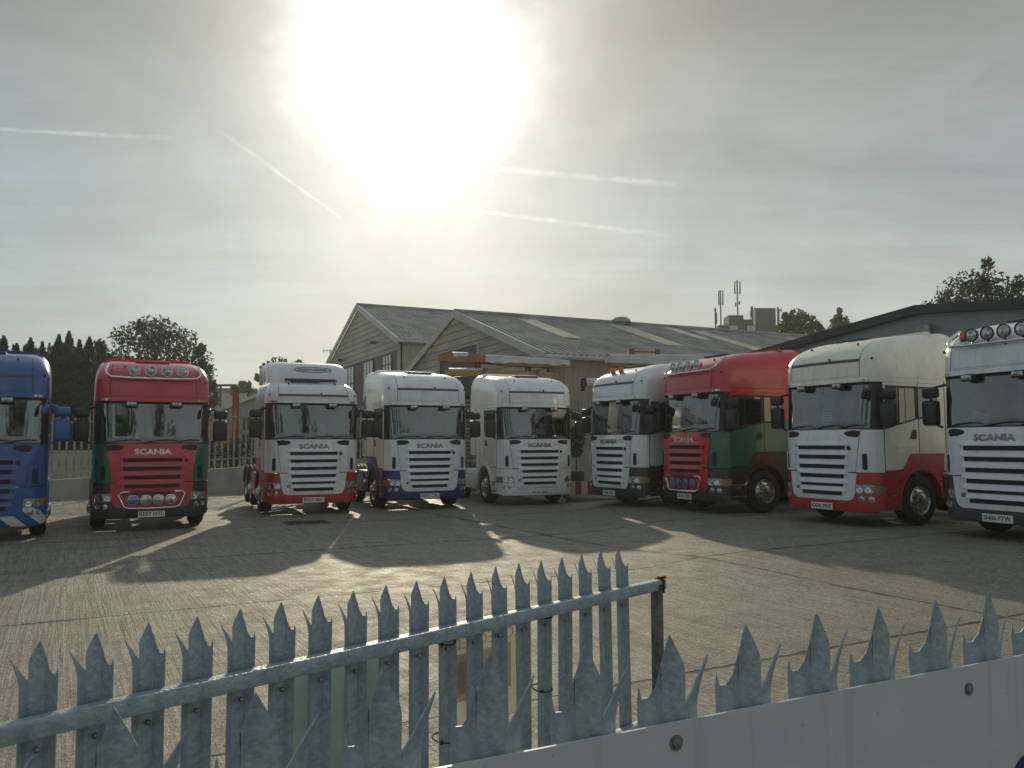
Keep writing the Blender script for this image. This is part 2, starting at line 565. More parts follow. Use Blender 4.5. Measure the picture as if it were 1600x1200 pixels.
# ------------------------------------------------------------------ ground
def ground_material():
    m = bpy.data.materials.new('brushed_concrete')
    m.use_nodes = True
    g = NT(m.node_tree)
    out = g.add('ShaderNodeOutputMaterial')
    b = g.add('ShaderNodeBsdfPrincipled')
    g.t.links.new(b.outputs[0], out.inputs[0])
    t = g.add('ShaderNodeTexCoord')
    mpg = g.add('ShaderNodeMapping', {'vector_type': 'TEXTURE'}, Vector=t.outputs['Object'], Rotation=(0, 0, R(28.5)))
    s_ = g.add('ShaderNodeSeparateXYZ', Vector=mpg)
    u, v = s_.outputs[0], s_.outputs[1]
    big = g.add('ShaderNodeTexNoise', Vector=mpg, Scale=0.35, Detail=8.0, Roughness=0.62)
    mid = g.add('ShaderNodeTexNoise', Vector=mpg, Scale=2.6, Detail=8.0, Roughness=0.66)
    fine = g.add('ShaderNodeTexNoise', Vector=mpg, Scale=42.0, Detail=6.0, Roughness=0.8)
    grain = g.add('ShaderNodeTexNoise', Vector=mpg, Scale=17.0, Detail=4.0, Roughness=0.85)
    grain2 = g.add('ShaderNodeTexNoise', Vector=mpg, Scale=33.0, Detail=3.0, Roughness=0.8)
    # tine grooves run along v, uneven from stroke to stroke
    st = g.add('ShaderNodeMapping', Vector=mpg, Scale=(19.0, 0.45, 1.0))
    tine = g.add('ShaderNodeTexNoise', Vector=st, Scale=1.6, Detail=4.0, Roughness=0.65, Distortion=0.15)
    st2 = g.add('ShaderNodeMapping', Vector=mpg, Scale=(3.0, 0.22, 1.0))
    stroke = g.add('ShaderNodeTexNoise', Vector=st2, Scale=1.0, Detail=3.0)
    # joints between the slabs
    wobj = g.math('MULTIPLY', g.math('SUBTRACT', mid.outputs[0], 0.5), 0.05)
    vv = g.math('DIVIDE', g.math('SUBTRACT', g.math('ADD', v, wobj), 0.50), 4.5)
    slab = g.math('FLOOR', vv)
    jv = g.math('MULTIPLY', g.math('SUBTRACT', 0.5, g.math('ABSOLUTE', g.math('SUBTRACT', g.math('FRACT', vv), 0.5))), 4.5)
    uu = g.math('DIVIDE', g.math('SUBTRACT', g.math('ADD', u, wobj), 8.35), 14.0)
    slabu = g.math('FLOOR', uu)
    ju = g.math('MULTIPLY', g.math('SUBTRACT', 0.5, g.math('ABSOLUTE', g.math('SUBTRACT', g.math('FRACT', uu), 0.5))), 14.0)
    j = g.math('MINIMUM', jv, ju)
    jw = g.maprange(mid.outputs[0], 0.35, 0.7, 0.012, 0.048)
    joint = g.maprange(g.math('DIVIDE', j, jw), 0.6, 1.3, 1.0, 0.0)
    near = g.maprange(j, 0.0, 0.35, 1.0, 0.0)
    wn = g.add('ShaderNodeTexWhiteNoise', {'noise_dimensions': '2D'}, Vector=g.add('ShaderNodeCombineXYZ', X=slab, Y=slabu, Z=0.0))
    # hair cracks
    cm = g.add('ShaderNodeMapping', Vector=mpg, Scale=(0.22, 0.5, 1.0))
    dist = g.add('ShaderNodeVectorMath', {'operation': 'ADD'}, i0=cm, i1=g.add('ShaderNodeVectorMath', {'operation': 'SCALE'}, i0=mid.outputs[1], Scale=0.16))
    vor = g.add('ShaderNodeTexVoronoi', {'feature': 'DISTANCE_TO_EDGE'}, Vector=dist, Scale=0.7)
    crack = g.math('MULTIPLY', g.maprange(vor.outputs[0], 0.0, 0.0045, 1.0, 0.0), g.maprange(big.outputs[0], 0.56, 0.66, 0.0, 0.7))
    dark = g.math('MAXIMUM', joint, crack)
    c = g.mix(g.maprange(big.outputs[0], 0.3, 0.72, 0, 1), (0.250, 0.244, 0.228, 1), (0.185, 0.183, 0.174, 1))
    c = g.mix(g.math('MULTIPLY', g.maprange(mid.outputs[0], 0.42, 0.75, 0, 1), 0.5), c, (0.130, 0.127, 0.12, 1))
    c = g.mix(g.math('MULTIPLY', g.maprange(fine.outputs[0], 0.40, 0.62, 0, 1), 0.55), c, (0.36, 0.345, 0.31, 1))
    c = g.mix(g.math('MULTIPLY', g.maprange(fine.outputs[0], 0.56, 0.42, 0, 1), 0.6), c, (0.07, 0.068, 0.064, 1))
    c = g.mix(g.math('MULTIPLY', g.maprange(tine.outputs[0], 0.48, 0.58, 0, 1), 0.58), c, (0.085, 0.083, 0.078, 1))
    gmix = g.math('ADD', g.math('MULTIPLY', grain.outputs[0], 0.55), g.math('MULTIPLY', grain2.outputs[0], 0.45))
    c = g.mix(g.math('MULTIPLY', g.maprange(gmix, 0.50, 0.38, 0, 1), 0.72), c, (0.045, 0.043, 0.038, 1))
    c = g.mix(g.math('MULTIPLY', g.maprange(gmix, 0.53, 0.66, 0, 1), 0.62), c, (0.55, 0.53, 0.47, 1))
    c = g.mix(g.math('MULTIPLY', wn.outputs[0], 0.20), c, (0.12, 0.12, 0.12, 1))
    c = g.mix(g.math('MULTIPLY', near, 0.14), c, (0.09, 0.085, 0.078, 1))
    c = g.mix(g.math('MULTIPLY', dark, 0.86), c, (0.022, 0.02, 0.016, 1))
    # long tyre tracks curving over the slabs
    tm = g.add('ShaderNodeMapping', Vector=mpg, Scale=(0.16, 1.1, 1.0), Rotation=(0, 0, R(22)))
    trk = g.add('ShaderNodeTexNoise', Vector=tm, Scale=1.0, Detail=5.0, Roughness=0.6, Distortion=0.5)
    c = g.mix(g.maprange(trk.outputs[0], 0.55, 0.72, 0.0, 0.42), c, (0.085, 0.083, 0.08, 1))
    c = g.add('ShaderNodeVectorMath', {'operation': 'MULTIPLY'}, i0=c, i1=(1.34, 1.30, 1.16)).outputs[0]
    # oil drips and tyre grime
    oil = g.add('ShaderNodeTexNoise', Vector=mpg, Scale=0.9, Detail=3.0, Roughness=0.5)
    c = g.mix(g.maprange(oil.outputs[0], 0.66, 0.76, 0.0, 0.5), c, (0.05, 0.047, 0.043, 1))
    g.set(b, 'Base Color', c)
    rg = g.maprange(mid.outputs[0], 0.3, 0.75, 0.56, 0.78)
    glint = g.add('ShaderNodeTexNoise', Vector=mpg, Scale=70.0, Detail=2.0)
    gm = g.maprange(glint.outputs[0], 0.64, 0.70, 0.0, 1.0)
    g.set(b, 'Roughness', g.math('SUBTRACT', rg, g.math('MULTIPLY', gm, 0.36)))
    g.set(b, 'Specular IOR Level', g.math('ADD', 0.2, g.math('MULTIPLY', gm, 0.5)))
    h = g.math('MULTIPLY', tine.outputs[0], g.maprange(stroke.outputs[0], 0.35, 0.65, 0.45, 1.2))
    h = g.math('ADD', h, g.math('ADD', g.math('MULTIPLY', fine.outputs[0], 0.5), g.math('MULTIPLY', gmix, 1.3)))
    h = g.math('SUBTRACT', h, g.math('MULTIPLY', dark, 1.2))
    bp = g.add('ShaderNodeBump', Strength=0.9, Distance=0.022, Height=h)
    g.set(b, 'Normal', bp)
    return m


def build_ground():
    xs = [-400, -120, -60] + [-34 + i * 0.8 for i in range(81)] + [50, 120, 400]
    ys = [-120, -30, 0] + [3 + i * 0.8 for i in range(54)] + [60, 120, 400, 900]
    vs = [(x, y, gz(x, y) if y < 47 else gz(x, 30)) for y in ys for x in xs]
    n = len(xs)
    fs = [(j * n + i, j * n + i + 1, (j + 1) * n + i + 1, (j + 1) * n + i) for j in range(len(ys) - 1) for i in range(n - 1)]
    o = MB().add(vs, fs).build('ground', ground_material(), None, 60)
    tag(o, kind='structure')


build_ground()

# ------------------------------------------------------------------ lorries
TOPLINE = [(0.25, 0.05), (0.33, 0.0), (0.95, 0.0), (1.73, 0.0), (1.90, 0.03), (1.95, 0.05), (2.80, 0.13), (2.84, 0.06), (2.91, 0.06), (2.94, 0.08), (3.28, 0.11),
           (3.34, 0.135), (3.42, 0.18), (3.50, 0.25), (3.57, 0.345), (3.63, 0.46), (3.68, 0.60), (3.715, 0.75), (3.74, 0.92)]
HIGHLINE = [(0.25, 0.05), (0.33, 0.0), (0.95, 0.0), (1.73, 0.0), (1.90, 0.03), (1.95, 0.05), (2.80, 0.13), (2.84, 0.06), (2.91, 0.06), (2.94, 0.08), (3.03, 0.095),
            (3.09, 0.12), (3.17, 0.17), (3.24, 0.24), (3.30, 0.335), (3.35, 0.45), (3.39, 0.60), (3.42, 0.78), (3.44, 0.95)]
WTOP = [(2.94, 1.20), (3.30, 1.19), (3.45, 1.165), (3.56, 1.12), (3.63, 1.07), (3.68, 1.01), (3.715, 0.94), (3.74, 0.86)]
WHIGH = [(2.94, 1.20), (3.08, 1.18), (3.20, 1.14), (3.29, 1.08), (3.35, 1.02), (3.39, 0.96), (3.42, 0.89), (3.44, 0.82)]
ARC = 0.746


class Cab:
    def __init__(s, high):
        s.tab, s.wt = (HIGHLINE, WHIGH) if high else (TOPLINE, WTOP)
        s.k = 0.05 if high else 0.095

    def pos(s, q, z):
        sg = -1 if q < 0 else 1
        a_ = abs(q)
        w_ = lerp_tab(s.wt, z)
        y0 = lerp_tab(s.tab, z)
        lo, hi = min(y0, 0.13), max(0.0, y0 - 0.13)
        a = w_ - 0.45
        bow = 0.04 * (min(a_, a) / 0.75) ** 2
        if a_ <= a:
            x, y = a_, lo + bow
        else:
            ph = (a_ - a) / (ARC / (math.pi / 2))
            if ph < math.pi / 2:
                x = a + 0.45 * math.sin(ph)
                y = lo * math.cos(ph) ** 2 + bow + 0.5 * (1 - math.cos(ph))
            else:
                x = w_
                y = bow + 0.5 + (a_ - a - ARC)
        y += hi
        zz = z + max(0.0, y - 0.5) * s.k * max(0.0, min(1.0, (z - 2.95) / 0.5))
        return Vector((sg * x, y, zz))

    def __call__(s, q, z):
        e = 0.004
        a = s.pos(q + e, z) - s.pos(q - e, z)
        b = s.pos(q, z + e) - s.pos(q, z - e)
        n = a.cross(b)
        if n.length < 1e-9:
            n = Vector((0, -1, 0))
        return s.pos(q, z), n.normalized()


SC_ = [sg * x for x in (0.2, 0.4, 0.55, 0.75, 0.83, 0.92, 1.01, 1.10, 1.19, 1.28, 1.37, 1.46, 1.55) for sg in (1, -1)] + [0.0]
ZC_ = [0.33, 0.95, 1.73, 1.90, 1.95, 2.35, 2.80, 2.84, 2.91, 2.94]


def rrect(x0, x1, z0, z1, r, n=3):
    out = []
    for cx_, cz_, a0 in ((x1 - r, z0 + r, -90), (x1 - r, z1 - r, 0), (x0 + r, z1 - r, 90), (x0 + r, z0 + r, 180)):
        for k in range(n + 1):
            a = R(a0 + 90 * k / n)
            out.append((cx_ + r * math.cos(a), cz_ + r * math.sin(a)))
    return out


def mir(poly):
    return [(-x, z) for x, z in reversed(poly)]


def make_wheel(parent, x, y, side, width=0.30, front=True):
    """a tyre with its rim as a sub-part; side is +1 for the +X side"""
    M = Matrix.Translation((x, y, 0.50)) @ (Matrix.Rotation(math.pi, 4, 'Z') if side < 0 else Matrix.Identity(4))
    h = width / 2
    t = MB().lathe([(0.29, h - 0.03), (0.33, h), (0.44, h), (0.485, h - 0.03), (0.50, h - 0.06), (0.50, -h + 0.06), (0.485, -h + 0.03), (0.44, -h), (0.30, -h), (0.0, -h + 0.02)], 36, M)
    for dx in (-0.06, 0.0, 0.06):
        t.lathe([(0.502, dx - 0.006), (0.502, dx + 0.006)], 36, M)
    tyre = t.build('wheel', RUBBER, parent)
    rm = MB()
    if front:
        rm.lathe([(0.295, h - 0.02), (0.285, h - 0.005), (0.27, h - 0.03), (0.255, h - 0.05), (0.20, h + 0.005), (0.155, h + 0.02), (0.14, h + 0.02)], 30, M)
        rm.lathe([(0.14, h + 0.02), (0.135, h + 0.055), (0.105, h + 0.075), (0.0, h + 0.08)], 20, M)
    else:
        rm.lathe([(0.295, h - 0.02), (0.28, h - 0.01), (0.26, h - 0.10), (0.24, h - 0.14), (0.16, h - 0.15), (0.15, h - 0.10), (0.12, h - 0.04), (0.0, h - 0.03)], 24, M)
    for k in range(10):
        an = 2 * math.pi * k / 10
        nb = M @ Matrix.Translation((h + 0.022 if front else h - 0.13, 0.165 * math.cos(an), 0.165 * math.sin(an)))
        rm.lathe([(0.016, -0.01), (0.016, 0.015), (0.0, 0.018)], 6, nb)
    hm = rm
    for k in range(10):
        an = 2 * math.pi * (k + 0.5) / 10
        off = h - 0.015 if front else h - 0.142
        nb = M @ Matrix.Translation((off, 0.222 * math.cos(an), 0.222 * math.sin(an)))
        if front:
            nb = nb @ Matrix.Rotation(R(0), 4, 'X')
        hm.lathe([(0.026, 0.0), (0.024, 0.006), (0.0, 0.006)], 10, nb, 1)
    rm.build('rim', [ALLOY, SLOT], tyre)
    return tyre


def build_lorry(sp):
    x, y, yaw = sp['at']
    root = thing('lorry', sp['label'], 'lorry', (x, y, gz(x, y)), R(yaw), 'lorries parked in the yard')
    high = sp.get('high', False)
    P = Cab(high)
    up, roofm, corner, grille = sp['up'], sp.get('roof', sp['up']), sp.get('corner', sp['up']), sp.get('grille', sp['up'])
    low, bump = sp['low'], sp.get('bump', sp['low'])

    def pan(name, polys, off, thick, m, parent=root, zc=ZC_, sc=SC_, smooth=35):
        return panel(MB(), polys, P, off, thick, sc, zc).build(name, m, parent, smooth)

    # --- body: corners under the windscreen, pillars behind the doors, header strip, back wall
    cor = [(0.935, 1.905), (0.82, 1.07), (1.376, 1.07), (1.376, 1.905)]
    body = MB()
    zz = ZC_ + [1.2, 1.4, 1.6, 2.1, 2.6]
    rear = [(2.384, 1.43), (3.206, 1.43), (3.206, 2.84), (2.384, 2.84)]
    if sp.get('sleeper'):
        rears = [[(2.384, 1.43), (3.206, 1.43), (3.206, 2.12), (2.384, 2.12)], [(2.384, 2.77), (3.206, 2.77), (3.206, 2.84), (2.384, 2.84)],
                 [(2.98, 2.12), (3.206, 2.12), (3.206, 2.77), (2.98, 2.77)]]
    else:
        rears = [rear]
    for q in rears:
        panel(body, [q, mir(q)], P, 0, 0.03, SC_, zz)
    hdr = [(-3.206, 2.845), (3.206, 2.845), (3.206, 2.935), (-3.206, 2.935)]
    panel(body, [hdr], P, 0, 0.03, SC_, zz)
    body.box((0, 2.23, 2.0), (2.36, 0.04, 1.85))
    body.box((0, 1.35, 1.12), (2.3, 1.75, 0.06))
    body.build('cab_body', up, root)
    cp = pan('corner_panel', [cor], 0.004, 0.04, corner, zc=zz)
    cp2 = pan('corner_panel', [mir(cor)], 0.004, 0.04, corner, zc=zz)
    for sg, o in ((1, cp), (-1, cp2)):
        vent = rrect(0.955, 1.05, 1.12, 1.44, 0.04)
        pan('corner_vent', [vent if sg > 0 else mir(vent)], 0.012, 0.01, SLOT, o)
        rim_ = rrect(1.052, 1.085, 1.10, 1.46, 0.012)
        pan('vent_lip', [rim_ if sg > 0 else mir(rim_)], 0.028, 0.03, corner, o)
    # --- roof loft
    levels = [z for z, _ in P.tab if z >= 2.94]
    qs = [-3.206, -2.6, -2.0] + sorted(q for q in SC_) + [2.0, 2.6, 3.206]
    rb = MB()
    vs, fs = [], []
    for z in levels:
        w_ = lerp_tab(P.wt, z)
        for q in qs:
            # keep the corner samples on the corner when the roof narrows
            sgn = -1 if q < 0 else 1
            a = abs(q)
            qq = a * (w_ - 0.45) / 0.75 if a <= 0.75 else (w_ - 0.45) + (a - 0.75)
            p = P.pos(sgn * qq, z)
            p.y = min(p.y, 2.25)
            if a > 3:
                p.y = 2.25
            vs.append(p)
    n = len(qs)
    for j in range(len(levels) - 1):
        for i in range(n - 1):
            fs.append((j * n + i, j * n + i + 1, (j + 1) * n + i + 1, (j + 1) * n + i))
    L = len(levels) - 1
    for i in range(n // 2):
        fs.append((L * n + i, L * n + i + 1, L * n + n - 2 - i, L * n + n - 1 - i))
    fs.append(tuple(j * n for j in range(len(levels))) + tuple(j * n + n - 1 for j in reversed(range(len(levels)))))
    rb.add(vs, fs)
    roof = rb.build('roof', roofm, root, 30)
    RZ = [z for z, _ in P.tab if z > 2.9]
    zs_ = 3.045 if high else 3.285
    if sp.get('strip', True):
        pan('roof_strip', [[(-0.88, zs_ - 0.028), (0.88, zs_ - 0.028), (0.88, zs_ + 0.028), (-0.88, zs_ + 0.028)]], 0.008, 0.02, STRIPG, roof, RZ)
    for sg in (1, -1):
        ln = [(sg * 0.895, 2.95), (sg * 0.907, 2.95), (sg * 0.885, levels[-3]), (sg * 0.873, levels[-3])]
        pan('roof_seam', [ln if sg > 0 else ln[::-1]], 0.003, 0.0, SEAM, roof, RZ)
    # pressed frame of the flat front panel of the roof
    z2, z3 = 2.955, zs_ - 0.03
    pan('roof_front_panel', [rrect(-0.86, 0.86, z2 + 0.02, z3 - 0.01, 0.03)], 0.012, 0.02, roofm, roof, RZ)
    mk = MB()
    for q, z in ((-1.16, zs_ + 0.02), (1.16, zs_ + 0.02), (0.18, zs_ + 0.045), (-0.6, levels[-4]), (0.6, levels[-4])):
        p, nn = P(q, z)
        mk.box(p + nn * 0.015, (0.035, 0.035, 0.05), 0.01)
    mk.build('marker_lamp', BLACKP, roof)
    p = P.pos(0, levels[-1])
    hz = p.z + (0.02 if high else 0.012)
    hat = MB().box((0, 1.25, hz + 0.02), (0.74, 0.62, 0.05), 0.02)
    if not high:
        hat.build('roof_hatch', DARKP if sp.get('dark_hatch', True) else roofm, roof)
    # --- windscreen and its black surround
    ws = [(-1.10, 1.935), (1.10, 1.935), (1.125, 2.2), (1.11, 2.79), (-1.11, 2.79), (-1.125, 2.2)]
    pan('windscreen', [ws], 0.004, 0.0, GLASSW, zc=ZC_ + [2.1, 2.2, 2.5, 2.65])
    sur = MB()
    for q in ([(-1.376, 1.905), (1.376, 1.905), (1.376, 1.96), (-1.376, 1.96)], [(-1.376, 2.735), (1.376, 2.735), (1.376, 2.845), (-1.376, 2.845)],
              [(1.06, 1.96), (1.376, 1.96), (1.376, 2.735), (1.06, 2.735)], [(-1.376, 1.96), (-1.06, 1.96), (-1.06, 2.735), (-1.376, 2.735)]):
        panel(sur, [q], P, -0.004, 0.03, SC_, ZC_)
    sur.build('windscreen_surround', BLACKP, root)
    wp = MB()
    for x0, x1 in ((-0.95, -0.25), (-0.2, 0.5), (0.45, 1.0)):
        pts = [P(x0 + (x1 - x0) * t, 1.93 + 0.07 * math.sin(t * 2.2)) for t in (0, 0.35, 0.7, 1)]
        wp.tube([a + b * 0.025 for a, b in pts], 0.010, 5)
    wp.build('wiper', BLACKP, root)
    # --- doors
    for sg in (1, -1):
        S = (lambda q: q) if sg > 0 else mir
        dl = [(1.384, 1.12), (1.86, 1.12), (2.10, 1.43), (2.376, 1.43), (2.376, 2.12), (1.384, 1.905)]
        dt = [(1.384, 2.775), (2.376, 2.775), (2.376, 2.84), (1.384, 2.84)]
        d = MB()
        panel(d, [S(dl), S(dt)], P, 0.004, 0.03, SC_, [1.3, 1.6])
        fr = [(1.384, 1.905), (1.412, 1.911), (1.43, 2.775), (1.384, 2.775)]
        panel(d, [S(fr)], P, 0.006, 0.03, SC_, [])
        door = d.build('door', up, root)
        fd = MB()
        for q in ([(1.413, 1.912), (2.376, 2.12), (2.376, 2.15), (1.413, 1.945)], [(2.30, 2.13), (2.376, 2.15), (2.376, 2.775), (2.30, 2.775)], [(1.41, 2.735), (2.376, 2.735), (2.376, 2.775), (1.41, 2.775)],
                  [(1.80, 2.03), (1.83, 2.03), (1.83, 2.74), (1.80, 2.74)] if sg > 0 and sp.get('sleeper') else [(1.42, 2.70), (2.3, 2.70), (2.3, 2.74), (1.42, 2.74)]):
            panel(fd, [S(q)], P, 0.002, 0.02, SC_, [])
        fd.build('window_frame', BLACKP, door)
        for q in ([(1.374, 1.09), (1.388, 1.09), (1.388, 1.90), (1.374, 1.90)], [(2.372, 1.43), (2.388, 1.43), (2.388, 2.84), (2.372, 2.84)],
                  [(3.196, 1.44), (3.212, 1.44), (3.212, 2.90), (3.196, 2.90)]):
            panel(MB(), [S(q)], P, 0.007, 0.004, SC_, []).build('door_gap', SEAM, door)
        gl_ = [(1.415, 1.93), (2.31, 2.13), (2.31, 2.74), (1.43, 2.74)]
        pan('side_window', [S(gl_)], -0.006, 0.0, GLASSS, door)
        hd = [(2.09, 1.72), (2.30, 1.72), (2.30, 1.90), (2.19, 1.90)]
        pan('door_handle', [S(hd)], 0.012, 0.015, BLACKP, door)
        sm = [(1.62, 1.50), (1.66, 1.50), (1.82, 1.66), (2.1, 1.725), (2.1, 1.745), (1.80, 1.685)]
        pan('door_crease', [S([(1.60, 1.555), (2.33, 1.565), (2.33, 1.58), (1.60, 1.57)])], 0.013, 0.012, up, door)
        if sp.get('sleeper'):
            win = [(2.40, 2.16), (2.78, 2.16), (2.90, 2.24), (2.95, 2.40), (2.95, 2.73), (2.40, 2.73)]
            pan('sleeper_window', [S(win)], 0.0, 0.0, GLASSS)
            sf = MB()
            for q in ([(2.384, 2.12), (2.99, 2.12), (2.99, 2.20), (2.384, 2.17)], [(2.90, 2.15), (2.99, 2.15), (2.99, 2.775), (2.93, 2.775)], [(2.384, 2.72), (2.95, 2.72), (2.95, 2.775), (2.384, 2.775)]):
                panel(sf, [S(q)], P, -0.004, 0.02, SC_, [])
            sf.build('sleeper_window_frame', BLACKP, root)
        # side of the bumper with its two steps
        st = MB()
        panel(st, [S([(1.376, 0.33), (1.80, 0.33), (1.80, 1.11), (1.376, 1.06)])], P, 0.006, 0.05, SC_, [0.5, 0.8])
        step = st.build('step_panel', low, root)
        tr_ = MB()
        rc = MB()
        for z in (0.40, 0.66):
            panel(rc, [S(rrect(1.40, 1.76, z + 0.035, z + 0.19, 0.03))], P, 0.010, 0.006, SC_, [])
            panel(tr_, [S([(1.40, z), (1.78, z), (1.78, z + 0.035), (1.40, z + 0.035)])], P, 0.03, 0.03, SC_, [])
        rc.build('step_recess', SLOT if sp.get('dark_low') else low, step)
        tr_.build('step_tread', STEELG, step)
        pm = P(sg * 1.56, 0.62)[0]
        MB().box(pm + Vector((sg * 0.02, 0, 0)), (0.03, 0.11, 0.04), 0.01).build('side_marker', AMBER, step)
        # wheel arch
        pts = [(0.83, 0.36), (0.83, 1.10), (0.92, 1.13), (1.16, 1.425), (2.20, 1.425), (2.12, 1.05), (2.06, 0.62)]
        n_ = 16
        for k in range(n_ + 1):
            a = R(8 + (180 - 8 - 12) * k / n_)
            pts.append((1.42 + 0.585 * math.cos(a), 0.50 + 0.60 * math.sin(a)))
        pts[-1] = (0.845, 0.62)
        x0, x1 = (sg * 0.95, sg * 1.205)
        arch = MB().prism(pts, x0, x1, 'x').build('wheel_arch', low, root)
        lip = MB()
        prev = []
        for k in range(19):
            a = R(2 + 172 * k / 18)
            prev.append((1.42 + 0.60 * math.cos(a), 0.50 + 0.615 * math.sin(a)))
        outer = [(1.42 + 0.68 * math.cos(R(2 + 172 * k / 18)), 0.50 + 0.70 * math.sin(R(2 + 172 * k / 18))) for k in range(19)]
        for k in range(18):
            q = [prev[k], prev[k + 1], outer[k + 1], outer[k]]
            lip.prism(q, sg * 1.19, sg * 1.235, 'x')
        lip.build('arch_lip', low, arch)
        make_wheel(root, sg * 1.045, 1.42, sg, 0.31, True)
        # fairing behind the cab
        if sp.get('fairing', True):
            sec = [(1.2, 1.43), (1.2, 2.3)]
            for z in [z for z, _ in P.tab if z >= 2.94]:
                if high and z > 3.3:
                    break
                sec.append((lerp_tab(P.wt, z), z + 1.75 * P.k * max(0.0, min(1.0, (z - 2.95) / 0.5))))
            fa = MB()
            k_ = len(sec)
            vs_ = []
            for yy, dz, dx in ((2.26, 0.0, 0.0), (2.45, 0.035, 0.005), (2.70, 0.05, 0.0)):
                for xx, z in sec:
                    e = sstep(2.6, 3.6, z)
                    vs_.append((sg * (xx + dx), yy + (0.05 * math.sin((z - 1.43) * 1.4) if yy > 2.6 else 0), z + dz * e))
            vs_ += [(sg * (abs(v[0]) - 0.05), v[1], v[2] - 0.04 * sstep(3.2, 3.7, v[2])) for v in list(vs_)]
            o_ = 3 * k_
            fs_ = []
            for j in range(2):
                for i in range(k_ - 1):
                    q = (j * k_ + i, j * k_ + i + 1, (j + 1) * k_ + i + 1, (j + 1) * k_ + i)
                    fs_ += [q, tuple(o_ + t for t in reversed(q))]
            for i in range(k_ - 1):
                fs_ += [(i, i + 1, o_ + i + 1, o_ + i), (2 * k_ + i, 2 * k_ + i + 1, o_ + 2 * k_ + i + 1, o_ + 2 * k_ + i)]
            fa.add(vs_, fs_)
            fa.build('side_fairing', sp.get('fair', up), root)
        # mirrors
        mm = sp.get('mirror', BLACKP)
        mx = 1.43
        br = MB()
        b0 = P(sg * 1.33, 2.72)[0]
        b1 = P(sg * 1.36, 1.98)[0]
        br.tube([b0, (sg * 1.36, 0.24, 2.66), (sg * mx, 0.26, 2.56), (sg * (mx - 0.06), 0.30, 1.99), (sg * 1.26, 0.36, 1.93)], 0.026, 6)
        mr = MB().box((sg * mx, 0.27, 2.20), (0.31, 0.18, 0.47), 0.06, 3).build('wing_mirror', mm, root)
        br.build('mirror_bracket', mm, mr)
        MB().box((sg * (mx + 0.0), 0.27, 2.575), (0.30, 0.17, 0.20), 0.06, 3).build('wide_angle_mirror', mm, mr)
        if sg == sp.get('kerb', 1):
            kb = MB().box((sg * 1.12, 0.02, 2.60), (0.12, 0.15, 0.22), 0.05, 3, Matrix.Rotation(R(sg * 24), 4, 'Y'))
            kb.tube([(sg * 1.12, 0.06, 2.66), (sg * 1.16, 0.2, 2.80)], 0.018, 6)
            kb.build('kerb_mirror', mm, root)
    # --- grille
    gp = [(-0.925, 1.905), (-0.812, 1.075), (0.812, 1.075), (0.925, 1.905)]
    gr = pan('grille_panel', [gp], 0.022, 0.05, grille, zc=ZC_ + [1.2, 1.5])
    lp = [(-0.84, 1.055), (-0.795, 0.70)]
    for k in range(5):
        a = R(180 + 90 * k / 4)
        lp.append((-0.62 + 0.165 * math.cos(a), 0.66 + 0.15 * math.sin(a)))
    lp = lp + [(-x, z) for x, z in reversed(lp)]
    lg = pan('lower_grille', [lp], 0.028, 0.06, grille, zc=ZC_ + [0.6, 0.8])
    slots = [(1.555, 0.595), (1.365, 0.585), (1.175, 0.57), (0.985, 0.555)] + ([] if sp.get('lowbar') else [(0.80, 0.54), (0.645, 0.50)])
    for z, hw in slots:
        par, o = (gr, 0.022) if z > 1.07 else (lg, 0.028)
        pan('grille_slot', [rrect(-hw, hw, z - 0.040, z + 0.040, 0.012)], o + 0.004, 0.008, SLOT, par)
        # the projecting lip over each slot, tapering into the panel at its ends
        zl = z + 0.042
        def lipoff(q, zv, z_=zl, h_=hw, o_=o):
            e = max(0.0, min(1.0, (h_ + 0.10 - abs(q)) / 0.12))
            return o_ + 0.003 + (0.045 * e if zv < z_ + 0.012 else (0.030 * e if zv < z_ + 0.05 else 0.0))
        pan('grille_slat', [[(-hw - 0.10, zl), (hw + 0.10, zl), (hw + 0.09, zl + 0.095), (-hw - 0.09, zl + 0.095)]], lipoff, 0.02, grille, par,
            zc=[zl + 0.01, zl + 0.045], sc=SC_ + [hw - 0.02, -hw + 0.02, hw + 0.06, -hw - 0.06], smooth=20)
    for sg in (1, -1):
        leaf = [(0.57, 1.84), (0.60, 1.80), (0.70, 1.765), (0.885, 1.755), (0.91, 1.80), (0.92, 1.875), (0.80, 1.895), (0.64, 1.875)]
        leaf = [(x * 1.0, z) for x, z in leaf]
        pan('intake_vent', [leaf if sg > 0 else mir(leaf)], 0.027, 0.01, SLOT, gr)
    if sp.get('badge'):
        bd = MB()
        text_on(bd, 'SCANIA', P, 0.0, 1.735, 0.76, 0.12, 0.034, 0.06)
        bd.build('lettering', sp['badge'], gr)
    rd = MB()
    pp, nn = P(0.685, 1.545)
    rd.lathe([(0.042, -0.01), (0.042, 0.012), (0.0, 0.016)], 14, Matrix.Translation(pp + nn * 0.026) @ Matrix.Rotation(R(-90), 4, 'Z'))
    rd.build('emblem', BLACKP, gr)
    if sp.get('model'):
        pan('model_badge', [[(-0.66, 0.705), (-0.36, 0.705), (-0.36, 0.765), (-0.66, 0.765)]], 0.036, 0.01, BLACKP, lg)
        mt = MB()
        text_on(mt, sp['model'], P, -0.51, 0.735, 0.24, 0.036, 0.039, 0.01)
        mt.build('lettering', BADGEW, lg)
